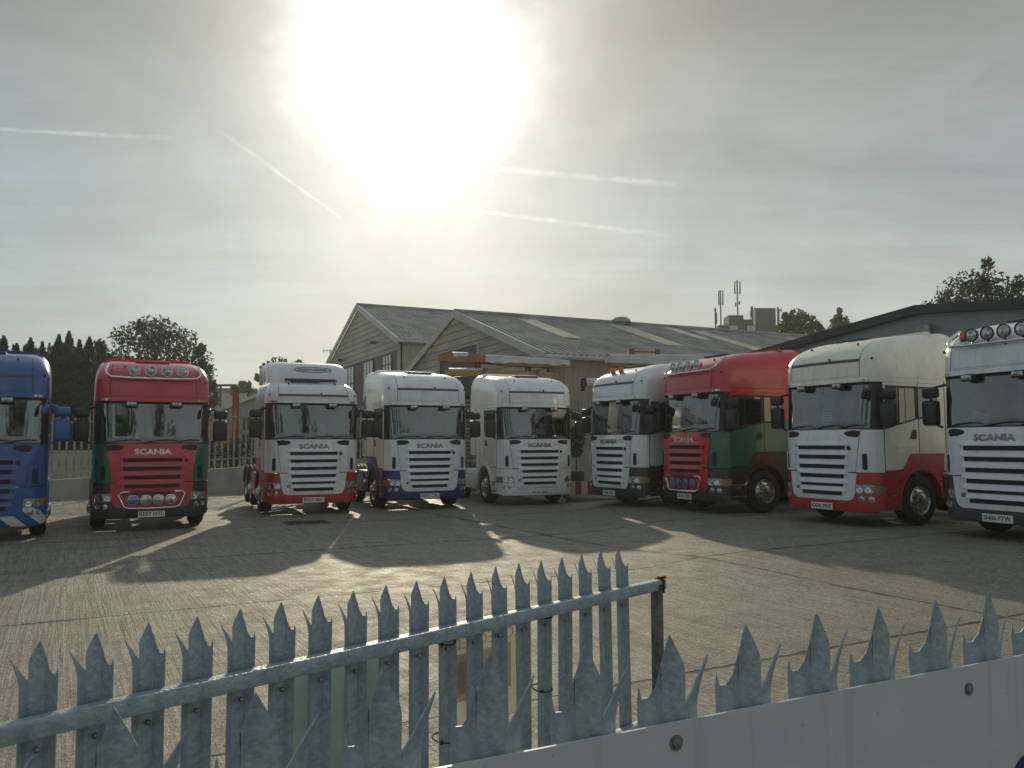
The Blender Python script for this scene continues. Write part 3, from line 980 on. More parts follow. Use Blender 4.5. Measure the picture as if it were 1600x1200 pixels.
    # --- headlamps, the body round them and the bumper
    for sg in (1, -1):
        S = (lambda q: q) if sg > 0 else mir
        br_ = [(0.845, 1.06), (0.805, 0.835), (1.376, 0.835), (1.376, 1.06)]
        pan('lamp_brow', [S(br_)], 0.010, 0.05, low, zc=ZC_)
        hl = [(0.805, 0.83), (0.80, 0.66), (1.14, 0.66), (1.16, 0.83)]
        h_ = pan('headlight', [S(hl)], 0.012, 0.03, LENS)
        bw = MB()
        for q in (0.89, 1.04):
            pp, nn = P(sg * q, 0.745)
            M = Matrix.Translation(pp + nn * 0.014) @ nn.to_track_quat('X', 'Z').to_matrix().to_4x4()
            bw.lathe([(0.068, 0.0), (0.064, 0.006), (0.045, 0.002), (0.0, 0.010)], 18, M)
        bw.build('reflector', CHROME, h_)
        ind = [(1.165, 0.83), (1.145, 0.66), (1.376, 0.66), (1.376, 0.82)]
        pan('indicator', [S(ind)], 0.011, 0.03, INDIC, h_)
        for q, z in ((0.93, 0.555), (1.10, 0.555)):
            pp, nn = P(sg * q, z)
            M = Matrix.Translation(pp + nn * 0.022) @ nn.to_track_quat('X', 'Z').to_matrix().to_4x4()
            MB().lathe([(0.060, -0.03), (0.060, 0.008), (0.05, 0.010), (0.046, 0.002), (0.0, 0.008)], 18, M).build('fog_lamp', LENS, root)
    bp_ = [(-1.376, 0.655), (-0.795, 0.655)]
    for k in range(1, 5):
        a = R(180 + 90 * k / 4)
        bp_.append((-0.62 + 0.175 * math.cos(a), 0.655 + 0.155 * math.sin(a)))
    bp_ += [(-x, z) for x, z in reversed(bp_)]
    bp_ = bp_ + [(1.376, 0.36), (1.1, 0.30), (-1.1, 0.30), (-1.376, 0.36)]
    bumper = pan('bumper', [bp_], 0.016, 0.07, bump, zc=ZC_ + [0.45, 0.55])
    pan('bumper_lip', [[(-1.2, 0.285), (1.2, 0.285), (1.25, 0.315), (-1.25, 0.315)]], 0.0, 0.06, BLACKP, bumper)
    pl = pan('number_plate', [[(-0.27, 0.325), (0.27, 0.325), (0.27, 0.44), (-0.27, 0.44)]], 0.034, 0.012, PLATEM)
    tx = MB()
    text_on(tx, sp['plate'], P, 0.0, 0.382, 0.485, 0.08, 0.0375, 0.02)
    tx.build('lettering', INK, pl)
    # --- header lamps under the roof
    for q in (-0.46, 0.46):
        pp, nn = P(q, 2.80)
        hb = MB().box((pp.x, 0.03, 2.785), (0.25, 0.10, 0.125), 0.02).build('visor_lamp', BLACKP, root)
        MB().box((pp.x, -0.026, 2.788), (0.19, 0.02, 0.085), 0.008).build('lamp_glass', LENS, hb)
    for q in (-1.03, 1.03):
        pan('end_marker', [rrect(q - 0.1, q + 0.1, 2.862, 2.905, 0.015)], 0.012, 0.01, STEELG if sp.get('high') else LENS)
    # --- interior
    MB().box((0, 0.72, 1.80), (2.1, 0.75, 0.34), 0.10, 3).build('dashboard', TRIM, root)
    for sx in (-0.62, 0.62):
        s_ = MB().box((sx, 1.42, 1.62), (0.52, 0.55, 0.22), 0.07, 3)
        s_.box((sx, 1.66, 2.05), (0.50, 0.16, 0.80), 0.07, 3, Matrix.Rotation(R(-8), 4, 'X'))
        s_.box((sx, 1.72, 2.50), (0.28, 0.12, 0.22), 0.05, 3)
        s_.build('seat', SEATM, root)
    sw = MB()
    cyc = []
    for k in range(21):
        a = 2 * math.pi * k / 20
        cyc.append(Vector((-0.55 + 0.23 * math.cos(a), 0.98 + 0.10 * math.sin(a) * 0.9, 2.02 + 0.20 * math.sin(a))))
    sw.tube(cyc, 0.018, 6)
    sw.tube([(-0.55, 0.98, 2.02), (-0.55, 0.75, 1.86)], 0.03, 6)
    sw.box((-0.55, 0.97, 2.02), (0.42, 0.03, 0.05), 0.01)
    sw.build('steering_wheel', BLACKP, root)
    cu = MB()
    cv = []
    for i in range(41):
        xx = -1.12 + 2.24 * i / 40
        cv += [(xx, 1.98 + 0.02 * math.sin(i * 2.1), 1.2), (xx, 1.98 + 0.02 * math.sin(i * 2.1 + 0.4), 2.85)]
    cu.add(cv, [(2 * i, 2 * i + 2, 2 * i + 3, 2 * i + 1) for i in range(40)])
    cu.build('curtain', CURT, root)
    hl_ = MB().box((0, 1.2, 2.88), (2.2, 1.9, 0.05))
    hl_.build('headlining', TRIM, root)
    # --- chassis
    ch = MB()
    for sx in (-0.42, 0.42):
        ch.box((sx, 3.25, 0.92), (0.09, 5.4, 0.28))
    for yy in (2.5, 3.4, 4.4, 5.6):
        ch.box((0, yy, 0.92), (0.84, 0.14, 0.2))
    ch.box((0, 0.75, 0.72), (1.5, 1.0, 0.55))
    ch.box((0, 1.42, 0.55), (1.8, 0.16, 0.14))
    ch.box((0, 4.05, 0.5), (1.7, 0.14, 0.14))
    ch.box((0, 5.30, 0.5), (1.7, 0.20, 0.20))
    ch.build('chassis', FRAMEM, root)
    fw = MB().box((0, 4.85, 1.16), (0.9, 0.95, 0.06), 0.02)
    fw.box((0, 4.85, 1.08), (0.5, 0.5, 0.12))
    fw.build('fifth_wheel', STEELG, root)
    for sg in (1, -1):
        tank = MB().box((sg * 0.92, 2.78, 0.70), (0.56, 1.25, 0.62), 0.05, 2)
        tk = tank.build('fuel_tank', sp.get('skirt', FRAMEM), root)
        MB().box((sg * 1.205, 2.72, 0.86), (0.012, 0.9, 0.03), 0.004).build('tank_strap', sp.get('skirt', STEELG), tk)
        for yy in (4.05, 5.30):
            make_wheel(root, sg * 1.0, yy, sg, 0.34 if yy > 5 else 0.30, yy < 5)
            g_ = MB()
            arc = [(yy + 0.60 * math.cos(R(12 + 156 * k / 14)), 0.50 + 0.61 * math.sin(R(12 + 156 * k / 14))) for k in range(15)]
            for k in range(14):
                (ya, za), (yb, zb) = arc[k], arc[k + 1]
                g_.add([(sg * 0.78, ya, za), (sg * 1.2, ya, za), (sg * 1.2, yb, zb), (sg * 0.78, yb, zb),
                        (sg * 0.78, ya, za + 0.02), (sg * 1.2, ya, za + 0.02), (sg * 1.2, yb, zb + 0.02), (sg * 0.78, yb, zb + 0.02)],
                       [(0, 1, 2, 3), (7, 6, 5, 4), (0, 4, 5, 1), (1, 5, 6, 2), (2, 6, 7, 3), (3, 7, 4, 0)])
            if sp.get('studs', True):
                for k in range(3, 12):
                    ya, za = arc[k]
                    for i in range(4):
                        g_.box((sg * (0.83 + 0.11 * i), ya, za + 0.035), (0.07, 0.05, 0.035), 0.012)
            g_.build('rear_mudguard', DARKP, root)
    # --- extras
    if sp.get('topbar'):
        lb = MB()
        zb, zt = 3.345, 3.60
        path = []
        for q, z in ((-0.98, zt + 0.02), (-1.0, zt - 0.08), (-0.96, zb + 0.06), (-0.88, zb), (-0.5, zb - 0.01), (0, zb - 0.012), (0.5, zb - 0.01), (0.88, zb), (0.96, zb + 0.06), (1.0, zt - 0.08), (0.98, zt + 0.02)):
            pp, nn = P(q, z)
            path.append(pp + nn * 0.07)
        lb.tube(path, 0.028, 8)
        for q in (-0.7, 0.0, 0.7):
            pp, nn = P(q, zb)
            lb.tube([pp, pp + nn * 0.07], 0.018, 6)
        bar = lb.build('light_bar', CHROME, roof)
        ls = sp['topbar']
        for q in ls:
            pp, nn = P(q, zb)
            c = pp + nn * 0.07 + Vector((0, 0, 0.155))
            M = Matrix.Translation(c) @ Matrix.Rotation(R(-90), 4, 'Z')
            sl = MB().lathe([(0.0, -0.11), (0.07, -0.09), (0.11, -0.02), (0.122, 0.02), (0.122, 0.035), (0.108, 0.036)], 22, M)
            sl.tube([c + Vector((0, 0.02, -0.11)), c + Vector((0, 0.0, -0.16))], 0.02, 6)
            so = sl.build('spotlight', BLACKP if sp.get('black_spots') else CHROME, root)
            MB().lathe([(0.110, 0.022), (0.07, 0.038), (0.0, 0.045)], 22, M).build('lamp_glass', LENS, so)
    if sp.get('lowbar'):
        lb = MB()
        path = [(-0.60, 0.86), (-0.66, 0.80), (-0.56, 0.56), (-0.48, 0.515), (0, 0.505), (0.48, 0.515), (0.56, 0.56), (0.66, 0.80), (0.60, 0.86), (0.45, 0.868)]
        path = [(-0.45, 0.868)] + path
        pts = []
        for q, z in path:
            pp, nn = P(q, z)
            pts.append(pp + nn * 0.09)
        lb.tube(pts, 0.024, 8)
        for q in (-0.48, 0.48):
            pp, nn = P(q, 0.53)
            lb.tube([pp, pp + nn * 0.09], 0.015, 6)
        lb.build('lamp_bar', CHROME, root)
        pan('bar_backing', [[(-0.40, 0.80), (0.40, 0.80), (0.40, 0.865), (-0.40, 0.865)]], 0.06, 0.02, BLACKP, lg)
        for k, q in enumerate((-0.375, -0.125, 0.125, 0.375)):
            pp, nn = P(q, 0.685)
            c = pp + nn * 0.075
            M = Matrix.Translation(c) @ Matrix.Rotation(R(-90), 4, 'Z')
            so = MB().lathe([(0.0, -0.05), (0.09, -0.03), (0.117, 0.015), (0.117, 0.03), (0.104, 0.031)], 22, M).build('bumper_lamp', CHROME, root)
            blue = sp['lowbar'] == 'blue' or k == 0
            MB().lathe([(0.106, 0.018), (0.06, 0.032), (0.0, 0.038)], 22, M).build('lamp_glass', BLUELENS if blue and not (sp['lowbar'] == 'blue' and k == 9) else LENS, so)
    for q, zq in sp.get('beacons', ()):
        pp, nn = P(q, zq)
        bb = MB().lathe([(0.055, 0.0), (0.055, 0.03)], 14, Matrix.Translation(pp + Vector((0, 0.0, 0.0))) @ Matrix.Rotation(R(-90), 4, 'Y'))
        bo = bb.build('beacon_base', BLACKP, roof)
        MB().lathe([(0.07, 0.03), (0.07, 0.13), (0.055, 0.155), (0.0, 0.16)], 16, Matrix.Translation(pp) @ Matrix.Rotation(R(-90), 4, 'Y')).build('beacon', AMBER, bo)
    if high:
        ad = MB()
        secs = [(0.98, 3.40, 3.46, 0.92), (1.04, 3.40, 3.66, 1.00), (1.14, 3.42, 3.82, 1.05), (1.32, 3.44, 3.95, 1.08), (1.62, 3.45, 4.03, 1.10), (2.0, 3.45, 4.06, 1.11), (2.36, 3.45, 4.04, 1.11)]
        vs, fs = [], []
        nn_ = 24
        for yy, zb, zt, hw in secs:
            for k in range(nn_ + 1):
                a = math.pi * k / nn_
                cxx, szz = math.cos(a), math.sin(a)
                e = 0.32
                vs.append((hw * math.copysign(abs(cxx) ** e, cxx), yy, zb + (zt - zb) * abs(szz) ** e))
        for j in range(len(secs) - 1):
            for k in range(nn_):
                fs.append((j * (nn_ + 1) + k, j * (nn_ + 1) + k + 1, (j + 1) * (nn_ + 1) + k + 1, (j + 1) * (nn_ + 1) + k))
        fs.append(tuple(range(nn_ + 1)))
        ad.add(vs, fs)
        for sg in (1, -1):
            ad.prism([(1.5, 3.42), (2.36, 3.42), (2.62, 3.44), (2.62, 3.80), (2.36, 3.90)], sg * 1.07, sg * 1.11, 'x')
        defl = ad.build('air_deflector', up, root, 40)
        el = MB()
        ov = []
        for k in range(41):
            a = 2 * math.pi * k / 40
            zz_ = 3.80 + 0.068 * math.sin(a)
            yy = 1.112 + (zz_ - 3.80) * 0.63
            ov.append(Vector((0.12 + 0.50 * math.cos(a), yy + 0.005, zz_)))
        el.tube(ov, 0.009, 5)
        for k in range(17):
            xx = 0.12 + (-0.36 + 0.045 * k)
            hgt = 0.05 if k % 5 else 0.065
            el.box((xx, 1.116, 3.80), (0.028, 0.012, hgt), 0.004, 1, Matrix.Rotation(R(-36), 4, 'X'))
        el.build('oval_emblem', DARKP, defl)
        rg = MB()
        rg.tube([(-0.62, 0.78, 3.49), (-0.50, 0.58, 3.45), (0.56, 0.58, 3.45), (0.70, 0.76, 3.48)], 0.024, 6)
        rg.tube([(-0.64, 0.90, 3.51), (0.70, 0.90, 3.51)], 0.03, 6)
        rg.box((-0.12, 0.78, 3.475), (0.8, 0.2, 0.05), 0.015)
        for xx in (-0.62, 0.0, 0.66):
            rg.tube([(xx, 0.86, 3.42), (xx, 0.78, 3.52)], 0.018, 6)
        rg.build('roof_rack', BLACKP, roof)
    if sp.get('scroll'):
        sc_ = MB()
        for (y0, z0, r0, tw, s0) in ((2.52, 2.62, 0.13, 1, 0.2), (2.40, 2.42, 0.11, -1, 1.2), (2.50, 2.20, 0.14, 1, 2.4), (2.42, 1.98, 0.10, -1, 0.4), (2.52, 2.95, 0.11, -1, 2.0), (2.45, 3.12, 0.08, 1, 1.0)):
            pts = []
            for k in range(13):
                a = s0 + tw * k * 0.42
                rr = r0 * (1 - k / 15)
                pts.append((-1.205, y0 + rr * math.cos(a), z0 + rr * math.sin(a)))
            sc_.tube(pts, [0.028 * (1 - abs(k - 5) / 9) for k in range(13)], 6)
        sc_.tube([(-1.205, 2.44, 1.50), (-1.205, 2.52, 1.75), (-1.205, 2.44, 2.05), (-1.205, 2.50, 2.4)], 0.018, 6)
        sc_.prism([(2.36, 2.80), (2.58, 2.80), (2.60, 3.12), (2.50, 2.98), (2.44, 3.14), (2.38, 3.0)], -1.216, -1.200, 'x')
        sc_.build('scroll_decal', paint('navy', (0.02, 0.03, 0.16)), root)
    # --- the sheet of paper behind the glass is a thing of its own
    if sp.get('note'):
        q, z, wd, hg, tilt, lab = sp['note']
        pp = P.pos(q, z)
        nt = MB().box((0, 0, 0), (wd, 0.004, hg))
        for k in range(5):
            nt.box((-wd * 0.04 * (k % 2), -0.003, hg * (0.30 - 0.14 * k)), (wd * 0.66, 0.002, hg * 0.045), mi=1)
        no = nt.build('paper_notice', [PAPER, mat('faded_print', (0.28, 0.36, 0.38), 0.8)], None, 0)
        no.matrix_world = Matrix.Translation((x, y, gz(x, y))) @ Matrix.Rotation(R(yaw), 4, 'Z') @ Matrix.Translation(pp + Vector((0, 0.06, 0))) @ Matrix.Rotation(R(-6), 4, 'X') @ Matrix.Rotation(R(tilt), 4, 'Y')
        tag(no, lab, 'notice', 'paper notices behind windscreens')
    return root


PW = paint('white', WHITE)
PWS = paint('soft_white', (0.74, 0.75, 0.75))
GLOSSW = mat('paint_gloss_white', (0.74, 0.74, 0.745), 0.12, 0, 1.0, 0.04, 2.2, 0, 40, 0.9)
PCREAM = paint('cream', (0.86, 0.84, 0.72))
PRED = paint('red', (0.54, 0.022, 0.038))
PRED2 = paint('bright_red', (0.46, 0.018, 0.022))
PGREEN = paint('green', (0.008, 0.115, 0.065))
PBLUE = paint('blue', (0.012, 0.085, 0.30))
PNAVY = paint('deep_blue', (0.022, 0.022, 0.16))
PBLK = paint('satin_black', (0.018, 0.019, 0.021), 0.4)
PGREY = paint('dark_grey', (0.045, 0.055, 0.065), 0.4)
TT = two_tone('paint_red_over_green', (0.54, 0.022, 0.038), (0.008, 0.115, 0.065), 1.86, 0.17)
TTB = two_tone('paint_red_over_green_side', (0.58, 0.018, 0.03), (0.008, 0.125, 0.07), 1.86, 0.17)
STRIPE = stripe_mat('striped_bumper', (0.012, 0.085, 0.30), (0.55, 0.57, 0.58))

LORRIES = [
    dict(at=(-10.37, 15.94, 29.0), up=PBLUE, low=PBLUE, bump=STRIPE, mirror=PBLUE, badge=BADGEW, plate='PX06 KLM', skirt=PBLUE,
         label='blue lorry with white diagonal stripes on its bumper, cut by the left edge'),
    dict(at=(-7.93, 18.17, 27.1), up=TT, roof=PRED, corner=PGREEN, grille=PRED, low=PBLK, badge=BADGEW, plate='RE07 HTL', dark_low=True, topbar=(-0.42, -0.09, 0.24, 0.57), lowbar='mixed', strip=False,
         fair=PRED, dark_hatch=False, label='red and green lorry facing straight on, one blue lamp among four in its bumper bar',
         note=(-0.42, 2.05, 0.24, 0.20, 2, 'pale sheet of paper low behind the windscreen of the front-facing red and green lorry')),
    dict(at=(-5.07, 21.06, 23.2), up=PWS, low=PRED2, high=True, badge=BADGEG, plate='PX57 BEU', model='R 420', skirt=PRED2,
         label='white lorry with red bumper, low roof and a big rounded air deflector on top',
         note=(0.20, 2.14, 0.23, 0.31, 0, 'upright pale sheet behind the windscreen of the white lorry with the air deflector')),
    dict(at=(-2.25, 22.5, 24.2), up=PW, low=PNAVY, badge=BADGEG, plate='PX07 CXL', model='R 420', skirt=PNAVY, scroll=True,
         label='white lorry with deep blue bumper and blue scroll pattern on its side'),
    dict(at=(0.80, 23.95, 21.6), up=PW, low=PW, badge=BADGEG, plate='PX06 BKE', model='R 420', skirt=PWS,
         label='all-white lorry with white bumper and no lamps on its roof',
         note=(-0.52, 2.05, 0.22, 0.22, 14, 'tilted pale sheet low behind the windscreen of the all-white lorry')),
    dict(at=(2.60, 22.1, -60.5), up=GLOSSW, low=PBLK, badge=BADGEG, plate='PX08 EGA', model='R 420', dark_low=True, sleeper=True, fairing=False,
         beacons=((-0.33, 3.60), (0.05, 3.60)), label='white lorry with black bumper and two orange beacons on its roof'),
    dict(at=(4.17, 19.93, -64.1), up=TTB, roof=PRED, corner=PGREEN, grille=PRED, low=PBLK, badge=BADGEW, plate='LK56 FXG', dark_low=True, sleeper=True, topbar=(-0.45, -0.15, 0.15, 0.45), lowbar='blue', strip=False,
         fair=PRED, label='red and green lorry showing its green door, all four bumper lamps bluish'),
    dict(at=(6.33, 16.87, -62.8), up=PCREAM, roof=PCREAM, grille=PW, corner=PW, low=PRED2, badge=None, plate='KX06 WKP', model='R 420', sleeper=True, dark_hatch=True,
         label='cream lorry with red bumper and red wheel arches, showing its side',
         note=(0.06, 2.18, 0.25, 0.38, 0, 'upright pale sheet behind the windscreen of the cream lorry')),
    dict(at=(8.18, 13.93, -66.0), up=PW, low=PGREY, badge=BADGEG, plate='SN06 FYW', model='R 420', topbar=(-0.40, -0.10, 0.20, 0.50), black_spots=True, strip=False, dark_low=True,
         beacons=((-0.70, 3.47),), label='white lorry with dark grey bumper and black roof spotlights, cut by the right edge',
         note=(-0.35, 2.06, 0.30, 0.22, 16, 'tilted pale sheet behind the windscreen of the lorry at the right edge')),
]
for sp in LORRIES:
    build_lorry(sp)

# ------------------------------------------------------------------ buildings
U, V = Vector((0.899, 0.438, 0)), Vector((-0.438, 0.899, 0))
CLAD = mat('beige_cladding', (0.41, 0.37, 0.285), 0.55, 0, 0, 0.06, 0.4)
CLADG = mat('grey_cladding', (0.27, 0.29, 0.31), 0.5, 0, 0, 0.06, 0.5)
ROOFM = mat('fibre_cement_roof', (0.315, 0.30, 0.27), 0.6, 0, 0, 0.2, 0.7)
TRIMW = mat('pale_verge_trim', (0.50, 0.48, 0.42), 0.5, 0, 0, 0.06, 1)
TRIMB = mat('black_verge_trim', (0.022, 0.026, 0.034), 0.5, 0, 0, 0.1, 1)
MAROON = mat('maroon_door', (0.10, 0.03, 0.03), 0.55, 0, 0, 0.1, 1.2)
PANE = mat('door_pane', (0.62, 0.63, 0.60), 0.25, 0, 0.3, 0.06, 2)
SKYL = mat('rooflight_sheet', (0.46, 0.41, 0.30), 0.4, 0, 0, 0.12, 1.5)
SKYLW = mat('pale_rooflight_sheet', (0.56, 0.54, 0.48), 0.4, 0, 0, 0.1, 1.5)
BRICK = mat('brown_brick', (0.085, 0.052, 0.045), 0.8, 0, 0, 0.15, 1.5)


def flat(o, a, b):
    """a plane through o: first coordinate along a, second along b"""
    n = a.cross(b).normalized()

    def P(s, t):
        return o + a * s + b * t, n
    return P


Z = Vector((0, 0, 1))


def gable_at(px, o):
    """distance along V from o where the photograph column px meets the plane"""
    k = (px - 800) / FPX
    return (o.x - k * o.y) / (k * V.y - V.x)


def corr(P, L, H, pitch, depth, skew=0.0):
    """corrugated sheet on plane P: L along s with ridges running along t"""
    n = int(L / pitch)
    vs, fs = [], []
    prof = ((0.0, 0), (0.22, 0), (0.36, 1), (0.64, 1), (0.78, 0))
    pts = [(i + f) * pitch for i in range(n) for f, h in prof]
    hs = [h * depth for i in range(n) for f, h in prof]
    for x, h in zip(pts, hs):
        for t in (0.0, H):
            p, nn = P(x, t)
            vs.append(p + nn * h)
    for i in range(len(pts) - 1):
        fs.append((2 * i, 2 * i + 2, 2 * i + 3, 2 * i + 1))
    return MB().add(vs, fs)


def warehouse(o, half, eave, apex, L, label, doors, sky, lights, verge, bottom=None, far_gable=True):
    """o: foot of the near right corner; gable runs along V, ridge along U"""
    root = thing('warehouse', label, 'building', o)
    W = 2 * half
    lo = Vector((0, 0, 0))
    PG = flat(lo, V, Z)                      # gable: s along V, t up; normal -> check faces the camera
    sg = 1 if PG(0, 0)[1].dot(-U) > 0 else -1
    zc = []
    k = 0.0
    while k < apex:
        zc += [k, k + 0.05, k + 0.30, k + 0.35]
        k += 0.42
    def goff(s, t):
        f = (t / 0.42) % 1.0
        return sg * (0.05 if 0.10 < f < 0.75 else 0.0)
    gb = MB()
    bt = bottom if bottom else 0.0
    if bt > eave:
        e_ = half * (bt - eave) / (apex - eave)
        gp_ = [(e_, bt), (half, apex), (W - e_, bt)]
    else:
        gp_ = [(0, bt), (0, eave), (half, apex), (W, eave), (W, bt)]
    panel(gb, [gp_], PG, goff, 0, [half], zc)
    if bottom:
        for a, b_ in doors['solid']:
            panel(gb, [[(a, 0), (a, bt), (b_, bt), (b_, 0)]], PG, 0.0, 0, [], [])
    gb.build('gable_wall', CLAD, root, 0)
    # long wall facing the camera, vertical ribs
    side = corr(flat(lo + U * L, -U, Z), L, eave, 0.5, 0.05)
    side.build('side_wall', CLAD, root, 0)
    far = MB()
    far.add([V * W, V * W + U * L, V * W + U * L + Z * eave, V * W + Z * eave], [(0, 1, 2, 3)])
    far.add([U * L, U * L + V * W, U * L + V * W + Z * eave, U * L + V * half + Z * apex, U * L + Z * eave], [(0, 1, 2, 3, 4)])
    far.build('rear_wall', CLAD, root, 0)
    # two roof slopes
    sl = (V * half + Z * (apex - eave))
    sll = sl.length
    dirr = sl.normalized()
    ov = 0.35
    E_ = Z * eave
    r = corr(flat(E_ - U * ov - dirr * ov + Z * 0.06, U, dirr), L + ov, sll + ov, 0.34, 0.06)
    d2 = (-V * half + Z * (apex - eave)).normalized()
    r2 = corr(flat(E_ + V * W - U * ov - d2 * ov + Z * 0.06 + U * (L + ov), -U, d2), L + ov, sll + ov, 0.34, 0.06)
    r.add(r2.v, r2.f)
    r.tube([V * half + Z * (apex + 0.10) - U * ov, V * half + Z * (apex + 0.10) + U * L], 0.16, 8)
    roof = r.build('roof', ROOFM, root, 0)
    # verges and gutter
    vg = MB()
    for d, st in ((dirr, E_), (d2, V * W + E_)):
        a, b_ = st - d * ov - U * (ov + 0.06), st + d * sll - U * (ov + 0.06)
        up = Z * 0.16
        dn = -Z * 0.24
        ww = U * 0.12
        vs = [a + up, b_ + up, b_ + dn, a + dn]
        vg.add(vs + [q + ww for q in vs], [(0, 1, 2, 3), (7, 6, 5, 4), (0, 4, 5, 1), (2, 6, 7, 3), (0, 3, 7, 4)])
    vg.build('verge_trim', verge, root, 0)
    gu = MB()
    gu.tube([-dirr * (ov + 0.08) - U * ov + Z * (eave - 0.02), -dirr * (ov + 0.08) + U * L + Z * (eave - 0.02)], 0.11, 8)
    gu.build('gutter', TRIMW, root)
    for (s0, w_, r0, r1, pale) in sky:
        m = MB()
        P = flat(E_ + Z * 0.10, U, dirr)
        panel(m, [[(s0, sll * (1 - r1)), (s0 + w_, sll * (1 - r1)), (s0 + w_, sll * (1 - r0)), (s0, sll * (1 - r0))]], P, 0.035, 0.03)
        m.build('rooflight', SKYLW if pale else SKYL, roof, 0)
    for kind, a, b_, z0, z1, mt in doors['parts']:
        m = MB()
        panel(m, [[(a, z0), (b_, z0), (b_, z1), (a, z1)]], PG, sg * (0.02 if kind == 'door' else 0.05), 0.06 if False else 0.0)
        dd = m.build(kind, mt, root, 0)
        if kind == 'window':
            gr = MB()
            for i in range(4):
                t = a + (b_ - a) * i / 3
                p = PG(t, (z0 + z1) / 2)
                gr.box(p[0] + p[1] * sg * 0.06, (0.06, 0.06, z1 - z0), 0, 1)
            for i in range(3):
                p = PG((a + b_) / 2, z0 + (z1 - z0) * i / 2)
                gr.box(p[0] + p[1] * sg * 0.06, (0.05, b_ - a, 0.06), 0, 1, Matrix.Rotation(math.atan2(V.y, V.x) - R(90), 4, 'Z'))
            gr.build('window_frame', MAROON, dd)
    for t, z in lights:
        p = PG(t, z)
        m = MB().box(p[0] + p[1] * sg * 0.45, (0.35, 0.35, 0.22), 0.04, 2)
        m.tube([p[0], p[0] + p[1] * sg * 0.4], 0.04, 6)
        m.build('floodlight', DARKP, root)
    return root


A0 = Vector((-7.5, 55.0, -0.05))
tA = lambda px: gable_at(px, A0)
warehouse(A0, 10.0, 8.80, 12.55, 26, 'taller beige warehouse with maroon doors under its gable, behind the others', dict(
    solid=[(0.0, 0.8), (19.2, 20.0)],
    parts=[('door', 0.8, 19.2, 0.0, 8.15, MAROON), ('window', tA(568), tA(583), 5.3, 8.0, PANE), ('window', tA(539), tA(553), 5.2, 8.0, PANE), ('window', tA(612), tA(598), 6.6, 8.0, PANE), ('window', tA(517), tA(530), 5.2, 8.0, PANE),
           ('wall_panel', tA(583), tA(568), 0.0, 5.3, CLAD), ('wall_panel', tA(553), tA(536), 0.0, 5.2, CLAD)]),
    [], [(5.0, 9.1), (14.5, 8.7)], TRIMW, bottom=8.15)
B0 = Vector((1.55, 36.0, -0.05))
tB = lambda px: gable_at(px, B0)
wb = warehouse(B0, 10.1, 5.70, 8.95, 42, 'lower beige warehouse with a long ribbed roof and pale rooflight strips', dict(
    solid=[],
    parts=[('door', tB(749), tB(687), 0.0, 7.0, MAROON)]),
    [(3.0, 1.1, 0.12, 0.62, False), (9.0, 1.3, 0.10, 0.66, False), (13.4, 0.8, 0.05, 0.40, True), (15.0, 1.2, 0.10, 0.68, False), (22.8, 1.2, 0.12, 0.7, True), (28.0, 1.2, 0.1, 0.7, False)],
    [(17.8, 5.6)], TRIMW, bottom=7.0)
fr = MB()
for a in (tB(749), tB(687)):
    p = V * a - U * 0.08
    fr.box(p + Z * 3.5, (0.16, 0.16, 7.0))
fr.build('door_frame', TRIMW, wb)
for (a, b_) in ((0.0, tB(749)), (tB(687), 20.2)):
    zc = []
    k = 0.0
    while k < 7:
        zc += [k, k + 0.05, k + 0.30, k + 0.35]
        k += 0.42
    PG = flat(Vector((0, 0, 0)), V, Z)
    sgn = 1 if PG(0, 0)[1].dot(-U) > 0 else -1
    m = MB()
    top = [(a, 0), (b_, 0), (b_, min(7.0, 5.7 + 3.25 * min(b_, 20.2 - b_) / 10.1) - 0.02), (a, min(7.0, 5.7 + 3.25 * min(a, 20.2 - a) / 10.1) - 0.02)]
    if a == 0.0:
        top.insert(3, (4.04, 6.98))
    else:
        top.insert(3, (20.2 - 4.04, 6.98))
    panel(m, [top], PG, lambda s_, t: sgn * (0.055 if 0.10 < (t / 0.42) % 1.0 < 0.75 else 0.006), 0, [], zc)
    m.build('wall_panel', CLAD, wb, 0)
rv = MB().lathe([(0.35, 0.0), (0.35, 0.22), (0.62, 0.24), (0.60, 0.42), (0.4, 0.56), (0.0, 0.6)], 14, Matrix.Translation(V * 10.1 + U * 10.6 + Z * 8.85) @ Matrix.Rotation(R(-90), 4, 'Y'))
rv.build('roof_vent', STEELG, wb)
# aerial on the taller warehouse
ae = thing('aerial', 'thin television aerial on a mast at the low left eave of the taller warehouse', 'aerial', A0 + V * 20.0 + Z * 8.7)
MB().tube([(0, 0, -0.3), (0, 0, 1.5)], 0.04, 6).build('mast', STEELG, ae)
yb = MB().tube([(-0.7, 0, 1.35), (0.5, 0, 1.35)], 0.03, 5)
for k in range(4):
    yb.tube([(-0.6 + 0.3 * k, 0, 1.15), (-0.6 + 0.3 * k, 0, 1.55)], 0.022, 5)
yb.build('antenna', STEELG, ae)

